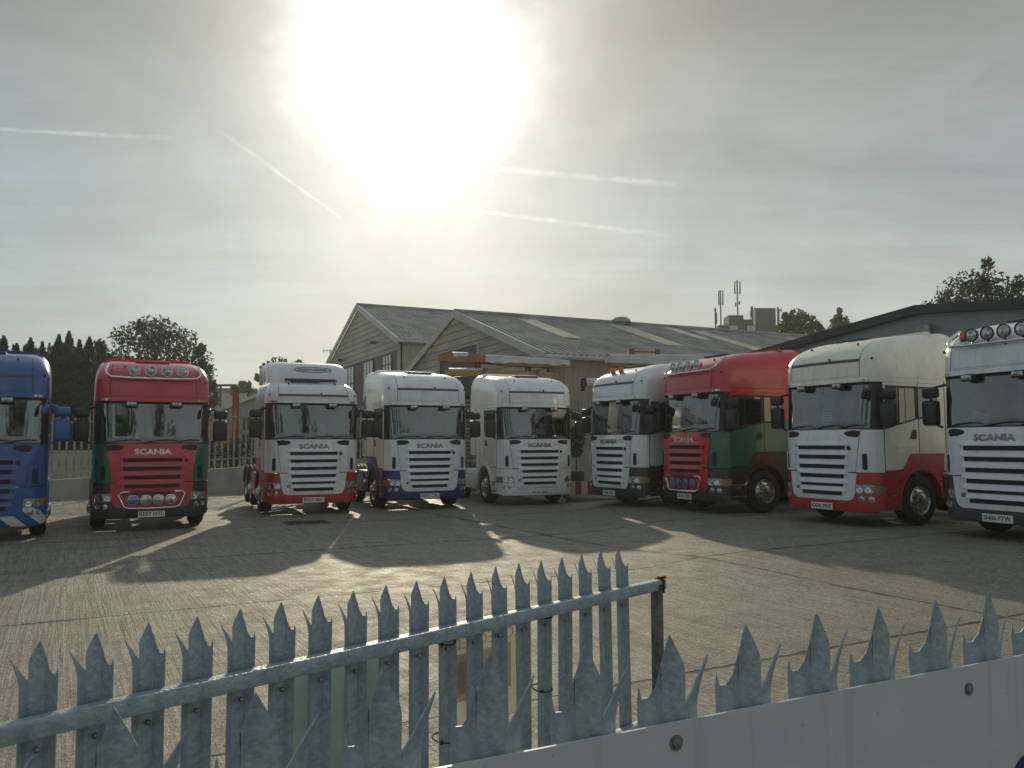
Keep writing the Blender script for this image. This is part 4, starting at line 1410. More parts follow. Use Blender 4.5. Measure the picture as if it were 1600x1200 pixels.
# dark-trimmed grey building behind the right-hand lorries
C0 = Vector((15.2, 21.4, 0.05))
gc = thing('grey_shed', 'long grey ribbed shed with a black roof edge, behind the right-hand lorries', 'building', C0)
PC = flat(Vector((0, 0, 0)), V, Z)
sgC = 1 if PC(0, 0)[1].dot(-U) > 0 else -1
sc_ = []
k = -6.0
while k < 16.5:
    sc_ += [k, k + 0.06, k + 0.16, k + 0.22]
    k += 0.33
capex, cs = 5.80, 0.098
zt = lambda t: capex - cs * abs(t - 4.96)
m = MB()
panel(m, [[(-6, 0), (16.5, 0), (16.5, zt(16.5)), (4.96, capex), (-6, zt(-6))]], PC, lambda s, t: sgC * (0.06 if 0.2 < ((s + 6.0) / 0.33) % 1.0 < 0.47 else 0.0), 0, sc_, [])
m.add([V * 16.5, V * 16.5 + U * 20, V * 16.5 + U * 20 + Z * zt(16.5), V * 16.5 + Z * zt(16.5)], [(0, 1, 2, 3)])
m.build('wall', CLADG, gc, 0)
m = MB()
for a, b_ in ((-6.3, 4.96), (4.96, 16.8)):
    p, q = V * a + Z * (zt(a) + 0.22), V * b_ + Z * (zt(b_) + 0.22)
    vs = [p - U * 0.3, q - U * 0.3, q - U * 0.3 - Z * 0.27, p - U * 0.3 - Z * 0.27]
    m.add(vs + [v + U * 0.3 for v in vs], [(0, 1, 2, 3), (7, 6, 5, 4), (0, 4, 5, 1), (2, 6, 7, 3), (1, 5, 6, 2), (0, 3, 7, 4)])
m.build('verge_trim', TRIMB, gc, 0)
m = MB()
for a, b_ in ((-6.3, 4.96), (4.96, 16.8)):
    p, q = V * a + Z * (zt(a) + 0.10), V * b_ + Z * (zt(b_) + 0.10)
    m.add([p, q, q + U * 20, p + U * 20], [(0, 1, 2, 3)])
m.build('roof', mat('dark_roof_sheet', (0.06, 0.065, 0.07), 0.5), gc, 0)
tl = gable_at(1458, C0)
p = PC(tl, 5.18)
m = MB().box(p[0] + p[1] * sgC * 0.25, (0.18, 0.50, 0.36), 0.05, 2, Matrix.Rotation(R(26), 4, 'Z'))
m.tube([p[0], p[0] + p[1] * sgC * 0.2], 0.03, 6)
m.build('floodlight', STEELG, gc)

# ------------------------------------------------------------------ brick tower with aerials, far off
T0 = at(1123, 508, 120.0)
tw = thing('brick_tower', 'distant brown brick tower block top crowded with phone masts and plant boxes', 'building', (T0.x, T0.y, 0))
TZ = T0.z
MB().box((4.9, 4, TZ / 2), (9.8, 8, TZ)).build('wall', BRICK, tw)
for xa, xb, z0 in ((1.6, 2.8, -3.5), (4.2, 5.4, -3.0)):
    MB().box(((xa + xb) / 2, -0.02, TZ + z0 / 2 - 0.1), (xb - xa, 0.12, -z0)).build('window', mat('pale_panel', (0.45, 0.46, 0.46), 0.5), tw)
MB().box((3.0, 3, TZ + 0.85), (2.2, 3, 1.7)).build('lift_housing', mat('dark_render', (0.045, 0.043, 0.042), 0.8), tw)
MB().box((4.7, 3, TZ + 0.55), (1.6, 2.4, 1.1)).build('plant_housing', mat('dark_render', (0.045, 0.043, 0.042), 0.8), tw)
pb = MB().box((7.3, 2.6, TZ + 1.45), (3.0, 3, 2.5))
pbx = pb.build('plant_box', mat('plant_grey', (0.06, 0.06, 0.064), 0.6), tw)
for i in (0, 1):
    for j in (0, 1):
        MB().box((6.55 + 1.5 * i, 1.08, TZ + 1.55 + 0.6 * j), (0.8, 0.05, 0.35)).build('louvre', mat('dark_louvre', (0.06, 0.06, 0.065), 0.7), pbx)


def mast(name, x, h, heads, label):
    r_ = thing(name, label, 'mast', (T0.x + x, T0.y + 2.0, TZ))
    MB().tube([(0, 0, -0.3), (0, 0, h)], 0.11, 6).build('pole', DARKP, r_)
    for k, (dx, z0, z1) in enumerate(heads):
        a = MB().box((dx, 0, (z0 + z1) / 2), (0.17, 0.25, z1 - z0), 0.03)
        a.tube([(0, 0, z0 + 0.2), (dx, 0, z0 + 0.2)], 0.035, 5)
        a.tube([(0, 0, z1 - 0.2), (dx, 0, z1 - 0.2)], 0.035, 5)
        a.build('antenna', DARKP, r_)


mast('phone_mast', 0.85, 5.6, ((-0.25, 3.3, 5.5), (0.35, 3.3, 5.6)), 'twin-panel phone mast on the left end of the brick tower')
mast('phone_mast', 3.4, 7.1, ((-0.38, 5.0, 6.9), (0.02, 4.9, 7.05), (0.42, 5.0, 6.95), (-0.3, 3.1, 3.7), (0.3, 3.4, 3.9)), 'tallest three-panel phone mast above the brick tower')
mast('phone_mast', 0.05, 2.9, ((-0.12, 2.4, 2.8), (0.15, 0.5, 2.2), (-0.05, 0.4, 2.3)), 'short mast at the very left edge of the brick tower')
mast('phone_mast', 5.6, 3.1, ((-0.2, 1.6, 3.1), (0.35, 1.5, 3.0)), 'short twin mast between the lift housing and plant box on the tower')
mast('phone_mast', 9.4, 3.0, ((-0.5, 0.8, 2.7), (0.15, 0.9, 2.8), (0.5, 2.3, 2.8)), 'short mast right of the plant box on the brick tower')

# ------------------------------------------------------------------ palisade fences
def pale_mesh(H, splay=27, th=0.003):
    """W-section pale with three splayed points; rib towards -Y, top at z = 0"""
    fold = R(48)
    cw, fw = 0.022, 0.038

    def P_center(s, z):
        e = max(0.0, z + 0.17) / 0.17
        return Vector((s, -0.003 * e * e, z)), Vector((0, -1, 0))
    mb = MB()
    zc = [-0.17, -0.13, -0.09, -0.05, -0.02]
    cen = [(-cw, -H), (cw, -H), (cw, -0.060), (0.0195, -0.047), (0.012, -0.032), (0.002, -0.014), (-0.006, 0.0), (-0.012, -0.014), (-0.017, -0.032), (-cw, -0.044)]
    panel(mb, [cen], P_center, 0, th, [0.0], zc)
    for sg in (1, -1):
        def P_f(s, z, sg=sg, fold=(R(splay) if sg > 0 else fold)):
            e = max(0.0, z + 0.118) / 0.075
            bend = (0.023 if sg > 0 else 0.003) * e ** 1.6
            x = cw + s * math.cos(fold) + bend * math.sin(fold) + (0.007 * e if sg > 0 else 0)
            y = s * math.sin(fold) - bend * math.cos(fold) * 0.5
            return Vector((sg * x, y, z)), Vector((sg * math.sin(fold), -math.cos(fold), 0))
        if sg > 0:
            fl = [(0.0, -H), (fw, -H), (fw, -0.082), (fw * 0.93, -0.040), (fw * 0.70, -0.062), (fw * 0.40, -0.088), (0.0, -0.108)]
        else:
            fl = [(0.0, -H), (fw, -H), (fw, -0.098), (fw * 0.93, -0.080), (fw * 0.82, -0.097), (fw * 0.55, -0.095), (fw * 0.25, -0.078), (0.0, -0.046)]
        panel(mb, [fl], P_f, 0, th, [fw * 0.5], [-0.12, -0.105, -0.09, -0.075, -0.06])
    return mb


# --- the near gate, seen from its back: rail towards us, pales beyond
GA, GB = at(65, 1010, 2.35), at(973, 853, 4.36)
gdir = Vector((GB.x - GA.x, GB.y - GA.y, 0))
gang = math.atan2(gdir.y, gdir.x)
gz_tip = (GA.z + GB.z) / 2
gate = thing('palisade_gate', 'grey steel palisade gate with a single top rail, standing open in front of the yard', 'gate', (GA.x, GA.y, 0), gang)
glen = gdir.length
pitch = glen / 18.0
pm = pale_mesh(1.10, 40).build('pale', GALV, gate, 25)
pm.rotation_euler = (0, 0, math.pi)
pm.location = (0, 0.032, gz_tip)
for k in range(-2, 19):
    if k == 0:
        continue
    c = pm.copy()
    COL.objects.link(c)
    c.parent = gate
    c.location = (k * pitch + random.uniform(-0.002, 0.002), 0.032, gz_tip + random.uniform(-0.004, 0.004))
    c.rotation_euler = (random.uniform(-0.012, 0.012), random.uniform(-0.008, 0.008), math.pi + random.uniform(-0.05, 0.05))
rz_ = gz_tip - 0.222
rail = MB().box((glen / 2 - 0.10, -0.028, rz_), (glen + 0.86, 0.05, 0.055), 0.006, 2).build('rail', GALV, gate)
xe = glen + 0.255
post = MB().box((xe + 0.015, -0.028, rz_ - 0.48), (0.05, 0.05, 0.98), 0.004).build('end_post', mat('tarnished_steel', (0.17, 0.155, 0.13), 0.6, 0.3, 0, 0.25, 14), gate)
lt = MB().box((xe + 0.042, -0.03, rz_ - 0.005), (0.012, 0.062, 0.075), 0.004)
lt.tube([(xe + 0.03, -0.03, rz_), (xe + 0.085, -0.03, rz_)], 0.013, 8)
lt.box((xe + 0.04, -0.045, rz_ + 0.04), (0.05, 0.03, 0.014), 0.004)
lt.build('latch', mat('rusty_steel', (0.16, 0.06, 0.035), 0.8, 0.3, 0, 0.25, 30), gate)
MB().box((glen / 2 - 0.10, -0.028, 0.28), (glen + 0.86, 0.05, 0.055), 0.006, 2).build('lower_rail', GALV, gate)
bt = MB()
for k in range(-2, 19):
    bt.lathe([(0.0, 0.0), (0.007, 0.002), (0.009, 0.006), (0.009, 0.012)], 8, Matrix.Translation((k * pitch, -0.0, rz_ - 0.075)) @ Matrix.Rotation(R(90), 4, 'Z'))
bt.build('rivet', STEELG, gate)

# --- signs tied to the gate


def translucent(name, col):
    m = bpy.data.materials.new(name)
    m.use_nodes = True
    g = NT(m.node_tree)
    out = g.add('ShaderNodeOutputMaterial')
    t = g.add('ShaderNodeTexCoord')
    nz = g.add('ShaderNodeTexNoise', Vector=t.outputs['Object'], Scale=8.0, Detail=6.0)
    c = g.mix(g.maprange(nz.outputs[0], 0.3, 0.7, 0, 1), (*col, 1), (*[x * 0.86 for x in col], 1))
    d = g.add('ShaderNodeBsdfDiffuse', Color=c)
    tl_ = g.add('ShaderNodeBsdfTranslucent', Color=c)
    mx = g.add('ShaderNodeMixShader', Fac=0.5, i1=d, i2=tl_)
    g.t.links.new(mx.outputs[0], out.inputs[0])
    return m


def gate_x(px, py=1040):
    d = ray(px, py)
    n = Vector((-math.sin(gang), math.cos(gang), 0))
    c_ = Vector((0, 0, HC))
    p = c_ + d * ((Vector((GA.x, GA.y, HC)) - c_).dot(n) / d.dot(n))
    return (p.x - GA.x) * math.cos(gang) + (p.y - GA.y) * math.sin(gang)


s1 = thing('blank_notice_board', 'plain grey-green back of a sign on the far side of the gate pales', 'sign', (GA.x, GA.y, 0), gang)
x0, x1 = gate_x(462), gate_x(643)
MB().box(((x0 + x1) / 2, 0.078, rz_ - 0.50), (x1 - x0, 0.002, 0.92)).build('board', translucent('grey_green_plastic', (0.46, 0.55, 0.55)), s1, 0)
s2 = thing('plastic_notice', 'thin white see-through sign tied to the gate, its red and blue print showing through reversed', 'sign', (GA.x, GA.y, 0), gang)
x0, x1 = gate_x(715), gate_x(849)
zt_, zb_ = rz_ - 0.035, rz_ - 0.46
MB().box(((x0 + x1) / 2, 0.075, (zt_ + zb_) / 2), (x1 - x0, 0.002, zt_ - zb_)).build('board', translucent('white_sign_plastic', (0.80, 0.78, 0.70)), s2, 0)
PS = flat(Vector((0, 0.0735, 0)), Vector((1, 0, 0)), Z)
PSn = lambda s, t: (PS(s, t)[0], Vector((0, -1, 0)))
wS = x1 - x0
ghost = translucent('ghost_print_grey', (0.62, 0.61, 0.58))
ghostr = translucent('ghost_print_red', (0.86, 0.70, 0.66))
ghostr2 = translucent('ghost_print_dark_red', (0.84, 0.72, 0.70))
ghostb = translucent('ghost_print_blue', (0.60, 0.66, 0.75))
m = MB()
text_on(m, 'PROTECTED', PSn, (x0 + x1) / 2, zt_ - 0.055, wS * 0.90, 0.05, 0.0006, 0.0, 0, True)
m.build('lettering', ghost, s2, 0)
m = MB()
zz0 = zt_ - 0.10
panel(m, [[(x0 + 0.05 * wS, zz0 - 0.20), (x0 + 0.30 * wS, zz0 - 0.20), (x0 + 0.30 * wS, zz0), (x0 + 0.05 * wS, zz0)], [(x0 + 0.36 * wS, zz0 - 0.20), (x0 + 0.74 * wS, zz0 - 0.20), (x0 + 0.74 * wS, zz0), (x0 + 0.36 * wS, zz0)]], PSn, 0.0006)
m.build('picture_block', ghostr, s2, 0)
m = MB()
panel(m, [rrect(x0 + 0.12 * wS, x0 + 0.24 * wS, zz0 - 0.17, zz0 - 0.03, 0.02)], PSn, 0.0012)
m.build('picture_patch', ghostr2, s2, 0)
m = MB()
panel(m, [rrect(x0 + 0.46 * wS, x0 + 0.66 * wS, zz0 - 0.13, zz0 - 0.03, 0.03)], PSn, 0.0012)
m.build('picture_patch', ghostr2, s2, 0)
m = MB()
text_on(m, 'asia', PSn, x0 + 0.88 * wS, zt_ - 0.33, wS * 0.17, 0.035, 0.0006, 0.01, 0, True)
panel(m, [[(x0 + 0.80 * wS, zt_ - 0.37), (x0 + 0.97 * wS, zt_ - 0.37), (x0 + 0.97 * wS, zt_ - 0.362), (x0 + 0.80 * wS, zt_ - 0.362)]], PSn, 0.0006)
text_on(m, '020', PSn, x0 + 0.52 * wS, zt_ - 0.345, wS * 0.2, 0.032, 0.0006, 0.0, 0, True)
m.build('lettering', ghostb, s2, 0)
TIE = mat('black_cable_tie', (0.012, 0.012, 0.012), 0.5)


def tie(px, z, parent):
    n = round(gate_x(px) / pitch)
    cxx = n * pitch
    t = MB()
    pts = [(cxx + 0.044 * math.cos(a), 0.028 + 0.052 * math.sin(a), z + 0.006 * math.sin(a)) for a in [2 * math.pi * k / 16 for k in range(17)]]
    t.tube(pts, 0.0035, 5)
    lp = [(cxx - 0.043 + 0.006 * math.cos(a) - 0.004, -0.012, z + 0.002 + 0.008 * math.sin(a)) for a in [2 * math.pi * k / 10 for k in range(11)]]
    t.tube(lp, 0.0025, 5)
    t.build('cable_tie', TIE, parent)


for px, z in ((703, zt_ - 0.012), (705, zb_ + 0.02), (862, zt_ - 0.0), (862, zt_ - 0.335)):
    tie(px, z, s2)

# --- the nearest fence, right under the camera, seen from its front
NA, NB = at(188, 1094, 0.94), at(1545, 928, 1.63)
ndir = Vector((NB.x - NA.x, NB.y - NA.y, 0))
nang = math.atan2(ndir.y, ndir.x)
nlen = ndir.length
nz_tip = (NA.z + NB.z) / 2
npitch = nlen / 10.0
nf = thing('palisade_fence', 'nearest grey palisade fence with splayed spikes, behind the long white board', 'fence', (NA.x, NA.y, 0), nang)
pm = pale_mesh(1.35).build('pale', GALV, nf, 25)
pm.location = (0, 0, nz_tip)
for k in range(-1, 13):
    if k == 0:
        continue
    c = pm.copy()
    COL.objects.link(c)
    c.parent = nf
    c.location = (k * npitch + random.uniform(-0.002, 0.002), 0, nz_tip + random.uniform(-0.004, 0.004))
    c.rotation_euler = (random.uniform(-0.012, 0.012), random.uniform(-0.008, 0.008), random.uniform(-0.05, 0.05))
for z in (nz_tip - 0.30, 0.35):
    MB().box((nlen / 2, 0.055, z), (nlen + 0.8, 0.05, 0.05), 0.005).build('rail', GALV, nf)
bt_z = (at(700, 1187, 1.118).z + at(1600, 1020, 1.676).z) / 2
bd = thing('sign_board', 'long white board with bolt heads across the nearest fence, dark blue letters at its foot', 'sign board', (NA.x, NA.y, 0), nang)
BOARD = mat('white_board', (0.55, 0.575, 0.61), 0.42, 0, 0.1, 0.035, 4)
_g = NT.__new__(NT)
_g.t = BOARD.node_tree
_g.n = BOARD.node_tree.nodes
_b = next(n_ for n_ in _g.n if n_.type == 'BSDF_PRINCIPLED')
_old = _b.inputs['Base Color'].links[0].from_socket
_tc = _g.add('ShaderNodeTexCoord')
_mp = _g.add('ShaderNodeMapping', Vector=_tc.outputs['Object'], Scale=(26.0, 26.0, 1.3))
_n1 = _g.add('ShaderNodeTexNoise', Vector=_mp, Scale=1.0, Detail=5.0, Roughness=0.6)
_n2 = _g.add('ShaderNodeTexNoise', Vector=_tc.outputs['Object'], Scale=70.0, Detail=3.0, Roughness=0.7)
_c = _g.mix(_g.maprange(_n1.outputs[0], 0.52, 0.74, 0.0, 0.30), _old, (0.27, 0.26, 0.23, 1))
_c = _g.mix(_g.maprange(_n2.outputs[0], 0.66, 0.74, 0.0, 0.45), _c, (0.20, 0.19, 0.17, 1))
_g.set(_b, 'Base Color', _c)
MB().box((nlen / 2 + 0.35, -0.0135, bt_z - 0.30), (nlen + 0.9, 0.005, 0.60)).build('board', BOARD, bd, 0)


def plane_hit(px, py, o, ang_):
    """where a pixel's ray meets the upright plane through o: distance along it, height"""
    d = ray(px, py)
    n = Vector((-math.sin(ang_), math.cos(ang_), 0))
    c_ = Vector((0, 0, HC))
    p = c_ + d * ((Vector((o.x, o.y, HC)) - c_).dot(n) / d.dot(n))
    return (p.x - o.x) * math.cos(ang_) + (p.y - o.y) * math.sin(ang_), p.z


def near_x(px, py):
    return plane_hit(px, py, NA, nang)[0]


def near_z(px, py):
    return plane_hit(px, py, NA, nang)[1]


for px, py in ((1501, 1073), (1046, 1155)):
    b_ = MB().lathe([(0.0085, 0.0), (0.0085, 0.0035), (0.0075, 0.005), (0.0, 0.006)], 6, Matrix.Translation((near_x(px, py), -0.016, near_z(px, py))) @ Matrix.Rotation(R(-90), 4, 'Z'))
    b_.lathe([(0.012, 0.0), (0.012, 0.0016), (0.0, 0.0018)], 16, Matrix.Translation((near_x(px, py), -0.016, near_z(px, py))) @ Matrix.Rotation(R(-90), 4, 'Z'))
    b_.build('bolt', STEELG, bd)
lm = MB()
PN = lambda s, t: (Vector((s, -0.016, t)), Vector((0, -1, 0)))
for px, py, rw, rh in ((1278, 1196, 0.045, 0.05), (1500, 1195, 0.035, 0.05), (1592, 1173, 0.060, 0.07)):
    xx, zz_ = near_x(px, py), near_z(px, py)
    ring = []
    pol = [(xx + rw * math.cos(2 * math.pi * k / 24), zz_ - rh + rh * math.sin(2 * math.pi * k / 24)) for k in range(24)]
    panel(lm, [pol], PN, 0.0008)
lm.build('lettering', mat('dark_blue_vinyl', (0.012, 0.014, 0.10), 0.35), bd, 0)

# --- the yard fence behind the left-hand row, on its concrete wall
CONC = mat('cast_concrete', (0.38, 0.37, 0.34), 0.85, 0, 0, 0.12, 1.6, 0.2, 30)


def yard_fence(P0, direction, L, zb0, zb1, H, pit, name_label, wall_label, base=0.0):
    a = math.atan2(direction.y, direction.x)
    wl = thing('concrete_wall', wall_label, 'wall', (P0.x, P0.y, base), a)
    m = MB()
    n = max(1, int(L / 3.0))
    for k in range(n):
        xa, xb = L * k / n, L * (k + 1) / n - 0.02
        za, zb = zb0 + (zb1 - zb0) * xa / L - base, zb0 + (zb1 - zb0) * xb / L - base
        vs = [(xa, 0, -0.4), (xb, 0, -0.4), (xb, 0, zb), (xa, 0, za), (xa, 0.25, -0.4), (xb, 0.25, -0.4), (xb, 0.25, zb), (xa, 0.25, za)]
        m.add(vs, [(0, 1, 2, 3), (7, 6, 5, 4), (3, 2, 6, 7), (0, 3, 7, 4), (1, 5, 6, 2)])
    m.build('wall_panel', CONC, wl, 0)
    f = thing('palisade_fence', name_label, 'fence', (P0.x, P0.y, base), a)
    proto = None
    sl = (zb1 - zb0) / L
    w_ = 0.036
    i = 0
    x = 0.05
    while x < L - 0.05 and i < 100:
        zt2 = zb0 + sl * x + H - base
        if proto is None:
            mb = MB()
            for q0, q1, y0, y1 in ((-w_, -0.012, 0.03, 0.0), (-0.012, 0.012, 0.0, 0.0), (0.012, w_, 0.0, 0.03)):
                tipx = (q0 + q1) / 2 * 1.25
                dz = 0.0 if q0 == -0.012 else -0.06
                vs = [(q0, y0, -H + 0.03), (q1, y1, -H + 0.03), (q1, y1, -0.14), (tipx, (y0 + y1) / 2 - 0.02, dz), (q0, y0, -0.14)]
                vs2 = [(a_, b_ + 0.004, c_) for a_, b_, c_ in vs]
                mb.add(vs + vs2, [(0, 1, 2, 3, 4), (9, 8, 7, 6, 5), (0, 5, 6, 1), (1, 6, 7, 2), (2, 7, 8, 3), (3, 8, 9, 4), (4, 9, 5, 0)])
            proto = mb.build('pale', GALVF, f, 0)
            o = proto
        else:
            o = proto.copy()
            COL.objects.link(o)
            o.parent = f
        o.location = (x, 0.08, zt2 + random.uniform(-0.01, 0.01))
        o.rotation_euler = (0, random.uniform(-0.006, 0.006), random.uniform(-0.06, 0.06))
        x += pit
        i += 1
    for dz in (0.35, H - 0.42):
        MB().tube([(0, 0.135, zb0 + dz - base), (L, 0.135, zb1 + dz - base)], 0.03, 4).build('rail', GALVF, f)
    for k in range(n + 1):
        xx = L * k / n
        MB().box((xx, 0.19, zb0 + sl * xx - base + H / 2 - 0.05), (0.06, 0.10, H - 0.1)).build('post', GALVF, f)
    return f


yard_fence(Vector((-19.5, 26.6, 0)), Vector((0.82, 0.57, 0)), 21.0, 0.30, 1.35, 2.42, 0.235, 'long galvanised palisade fence on a low wall behind the left-hand lorries',
           'low grey concrete wall under the long palisade fence behind the left-hand lorries', -0.12)
yard_fence(Vector((0.9, 30.8, 0)), Vector((0.899, 0.438, 0)), 8.5, 1.70, 1.75, 1.78, 0.155, 'short palisade fence on a tall wall in the corner between the two rows',
           'tall pale concrete wall below the short corner fence, by the red and white barrier', 0.0)

# ------------------------------------------------------------------ stored beams on cantilever racks
ORANGE = mat('orange_timber', (0.36, 0.15, 0.06), 0.6, 0, 0, 0.12, 1.2)
YELLOW = mat('yellow_timber', (0.45, 0.27, 0.10), 0.6, 0, 0, 0.12, 1.2)
WRAP = mat('white_plastic_wrap', (0.62, 0.62, 0.64), 0.3, 0, 0.4, 0.10, 2.0, 0.5, 6)


def rack(posts, ztop, label, brace=False):
    r_ = thing('storage_rack', label, 'rack', (posts[0].x, posts[0].y, 0))
    for p in posts:
        q = p - posts[0]
        m = MB().box((q.x, q.y, ztop / 2), (0.26, 0.26, ztop), 0.01)
        m.build('upright', REDP, r_)
    d = (posts[1] - posts[0])
    m = MB()
    if brace:
        m.tube([(0, 0, ztop - 0.12), (d.x, d.y, ztop - 0.12)], 0.035, 5)
        m.tube([(0, 0, ztop - 0.15), (d.x / 2, d.y / 2, ztop - 1.0), (d.x, d.y, ztop - 0.15)], 0.03, 5)
    else:
        for k in (0, 1):
            for z in (ztop - 0.62, ztop - 1.05):
                m.box(Vector((d.x * k, d.y * k, z)) - V * 0.45, (0.12, 1.0, 0.10), 0, 1, Matrix.Rotation(math.atan2(V.y, V.x) - R(90), 4, 'Z'))
    m.build('arm', REDP, r_)
    return r_


R1a, R1b = at(746, 600, 33.9), at(825, 600, 35.1)
R1a.z = R1b.z = 0
rack([R1a, R1b], 5.36, 'red cantilever rack holding long wrapped timbers behind the all-white lorry')


def beam(name, a, b, h, d, mt, label, cat, wrap=None, sag=0.0):
    r_ = thing(name, label, cat, a)
    v = b - a
    m = MB()
    n = 8
    vs, fs = [], []
    w_ = Vector((-v.y, v.x, 0)).normalized() * d
    for k in range(n + 1):
        t = k / n
        p = v * t - Z * sag * 4 * t * (1 - t)
        hh = h * (1.0 - 0.25 * abs(2 * t - 1) ** 3)
        vs += [p - w_ / 2 - Z * hh / 2, p + w_ / 2 - Z * hh / 2, p + w_ / 2 + Z * hh / 2, p - w_ / 2 + Z * hh / 2]
    for k in range(n):
        for j in range(4):
            fs.append((4 * k + j, 4 * k + (j + 1) % 4, 4 * k + 4 + (j + 1) % 4, 4 * k + 4 + j))
    fs += [(0, 3, 2, 1), (4 * n, 4 * n + 1, 4 * n + 2, 4 * n + 3)]
    m.add(vs, fs).build('timber', mt, r_, 0)
    if wrap:
        t0, t1, drop = wrap
        m = MB()
        vs, fs = [], []
        N = 14
        for k in range(N + 1):
            t = t0 + (t1 - t0) * k / N
            p = v * t - Z * sag * 4 * t * (1 - t)
            dr = drop * (0.8 + 0.4 * noise.noise(Vector((k * 0.7, 3.1, h))))
            hh = h * (1.0 - 0.25 * abs(2 * t - 1) ** 3) / 2
            vs += [p - w_ * 0.54 + Z * (hh - dr), p - w_ * 0.54 + Z * (hh + 0.02), p - w_ * 0.2 + Z * (hh + 0.05), p + w_ * 0.54 + Z * (hh + 0.02), p + w_ * 0.54 + Z * (hh - dr)]
        for k in range(N):
            for j in range(4):
                fs.append((5 * k + j, 5 * k + j + 1, 5 * k + 5 + j + 1, 5 * k + 5 + j))
        m.add(vs, fs).build('plastic_cover', WRAP, r_, 40)
    return r_


off = -V * 0.42
beam('timber_beam', at(682, 560, 33.1) + off, at(745, 562, 33.9) + off, 0.36, 0.5, ORANGE, 'orange timber bundle at the left end of the top of the red rack', 'timber', (0.25, 0.62, 0.16))
beam('timber_beam', at(742, 563, 33.9) + off, at(882, 571, 35.9) + off, 0.36, 0.5, ORANGE, 'long orange timber under white plastic on top of the red rack', 'timber', (0.04, 0.97, 0.30), 0.02)
beam('timber_beam', at(693, 583, 33.2) + off, at(858, 588, 35.4) + off, 0.30, 0.45, YELLOW, 'yellow timber on the lower arms of the red rack, behind the lorry roofs', 'timber', (0.0, 0.30, 0.07))
R2a, R2b = at(987, 600, 35.8), at(1027, 600, 36.2)
R2a.z = R2b.z = 0
rack([R2a, R2b], 5.86, 'bright red braced rack rising behind the white lorry with orange beacons', True)
beam('wrapped_bundle', at(941, 563, 35.2) + off, at(1180, 566, 38.2) + off, 0.40, 0.5, WRAP, 'long grey-white wrapped bundle on the red braced rack', 'bundle', (0.0, 0.9, 0.2))
beam('timber_beam', at(948, 573, 35.1) + off * 1.1, at(985, 574, 35.6) + off * 1.1, 0.12, 0.4, ORANGE, 'short orange timber end below the wrapped bundle', 'timber')
gbz = at(724, 606, 31.5)
gb_ = MB().box((0, 0, 0), (0.95, 0.9, 0.85), 0.22, 4)
gbo = gb_.build('covered_bale', mat('dark_green_tarp', (0.035, 0.055, 0.03), 0.6, 0, 0, 0.2, 3, 0.5, 5), None, 40, None, (gbz.x, gbz.y, gbz.z))
tag(gbo, 'dark green covered bale high between the blue-bumper and all-white lorries', 'bale')
gst = thing('bale_stand', 'grey stack of slatted pallets under the dark green bale', 'pallet stack', (gbz.x, gbz.y, 0))
m = MB()
zz_ = 0.0
while zz_ < gbz.z - 0.55:
    m.box((0, 0, zz_ + 0.05), (1.0, 0.9, 0.07))
    for xx in (-0.42, 0, 0.42):
        m.box((xx, 0, zz_ + 0.115), (0.1, 0.9, 0.06))
    zz_ += 0.15
m.build('pallet', mat('grey_pallet_wood', (0.26, 0.24, 0.21), 0.85, 0, 0, 0.15, 4), gst, 0)

# ------------------------------------------------------------------ corner bits: camera, barrier, plant, kerb, cover
cc = at(914, 598, 29.0)
cm = thing('security_camera', 'white security camera with a dark hood on a pole, left of the beacon lorry', 'camera', (cc.x + 0.55, cc.y + 0.2, 0))
MB().tube([(0.35, 0, 0), (0.35, 0, cc.z + 0.05)], 0.06, 10).build('pole', GALVF, cm)
m = MB().tube([(-0.5, -0.05, cc.z), (0.35, 0, cc.z + 0.02)], [0.17, 0.17], 14)
m.build('housing', mat('white_camera_case', (0.60, 0.60, 0.58), 0.4), cm)
m = MB().box((-0.60, -0.06, cc.z + 0.02), (0.20, 0.34, 0.34), 0.05, 2)
m.box((-0.62, -0.06, cc.z - 0.22), (0.16, 0.2, 0.14), 0.04)
m.build('hood', BLACKP, cm)
bp = at(908, 765, 26.3)
br = thing('road_barrier', 'low red and white striped barrier between the all-white and the beacon lorry', 'barrier', (bp.x, bp.y, 0.0), R(8))
m = MB()
for k in range(6):
    m.box((-0.5 + 0.2 * k, 0, 0.27), (0.2, 0.12, 0.52), 0, 1, None, k % 2)
m.build('board', [mat('barrier_red', (0.42, 0.06, 0.03), 0.5, 0, 0, 0.1, 6), mat('barrier_white', (0.62, 0.58, 0.48), 0.5, 0, 0, 0.1, 6)], br, 0)
m = MB()
for k in (-0.45, 0.45):
    m.box((k, 0.0, 0.02), (0.12, 0.5, 0.06))
m.build('foot', BLACKP, br)
MB().box((0, 0, 0.26), (0.42, 0.32, 0.52), 0.03).build('storage_box', mat('brown_box', (0.10, 0.05, 0.042), 0.7), None, 40, None, (bp.x - 0.08, bp.y + 0.45, 0.32))
bo = bpy.data.objects['storage_box']
tag(bo, 'dark brown box standing behind the red and white barrier', 'box')
MB().box((0, 0, 0.16), (0.7, 0.5, 0.32), 0.02).build('concrete_block', CONC, None, 40, None, (bp.x - 0.08, bp.y + 0.45, 0.0))
tag(bpy.data.objects['concrete_block'], 'concrete block carrying the dark brown box behind the barrier', 'block')


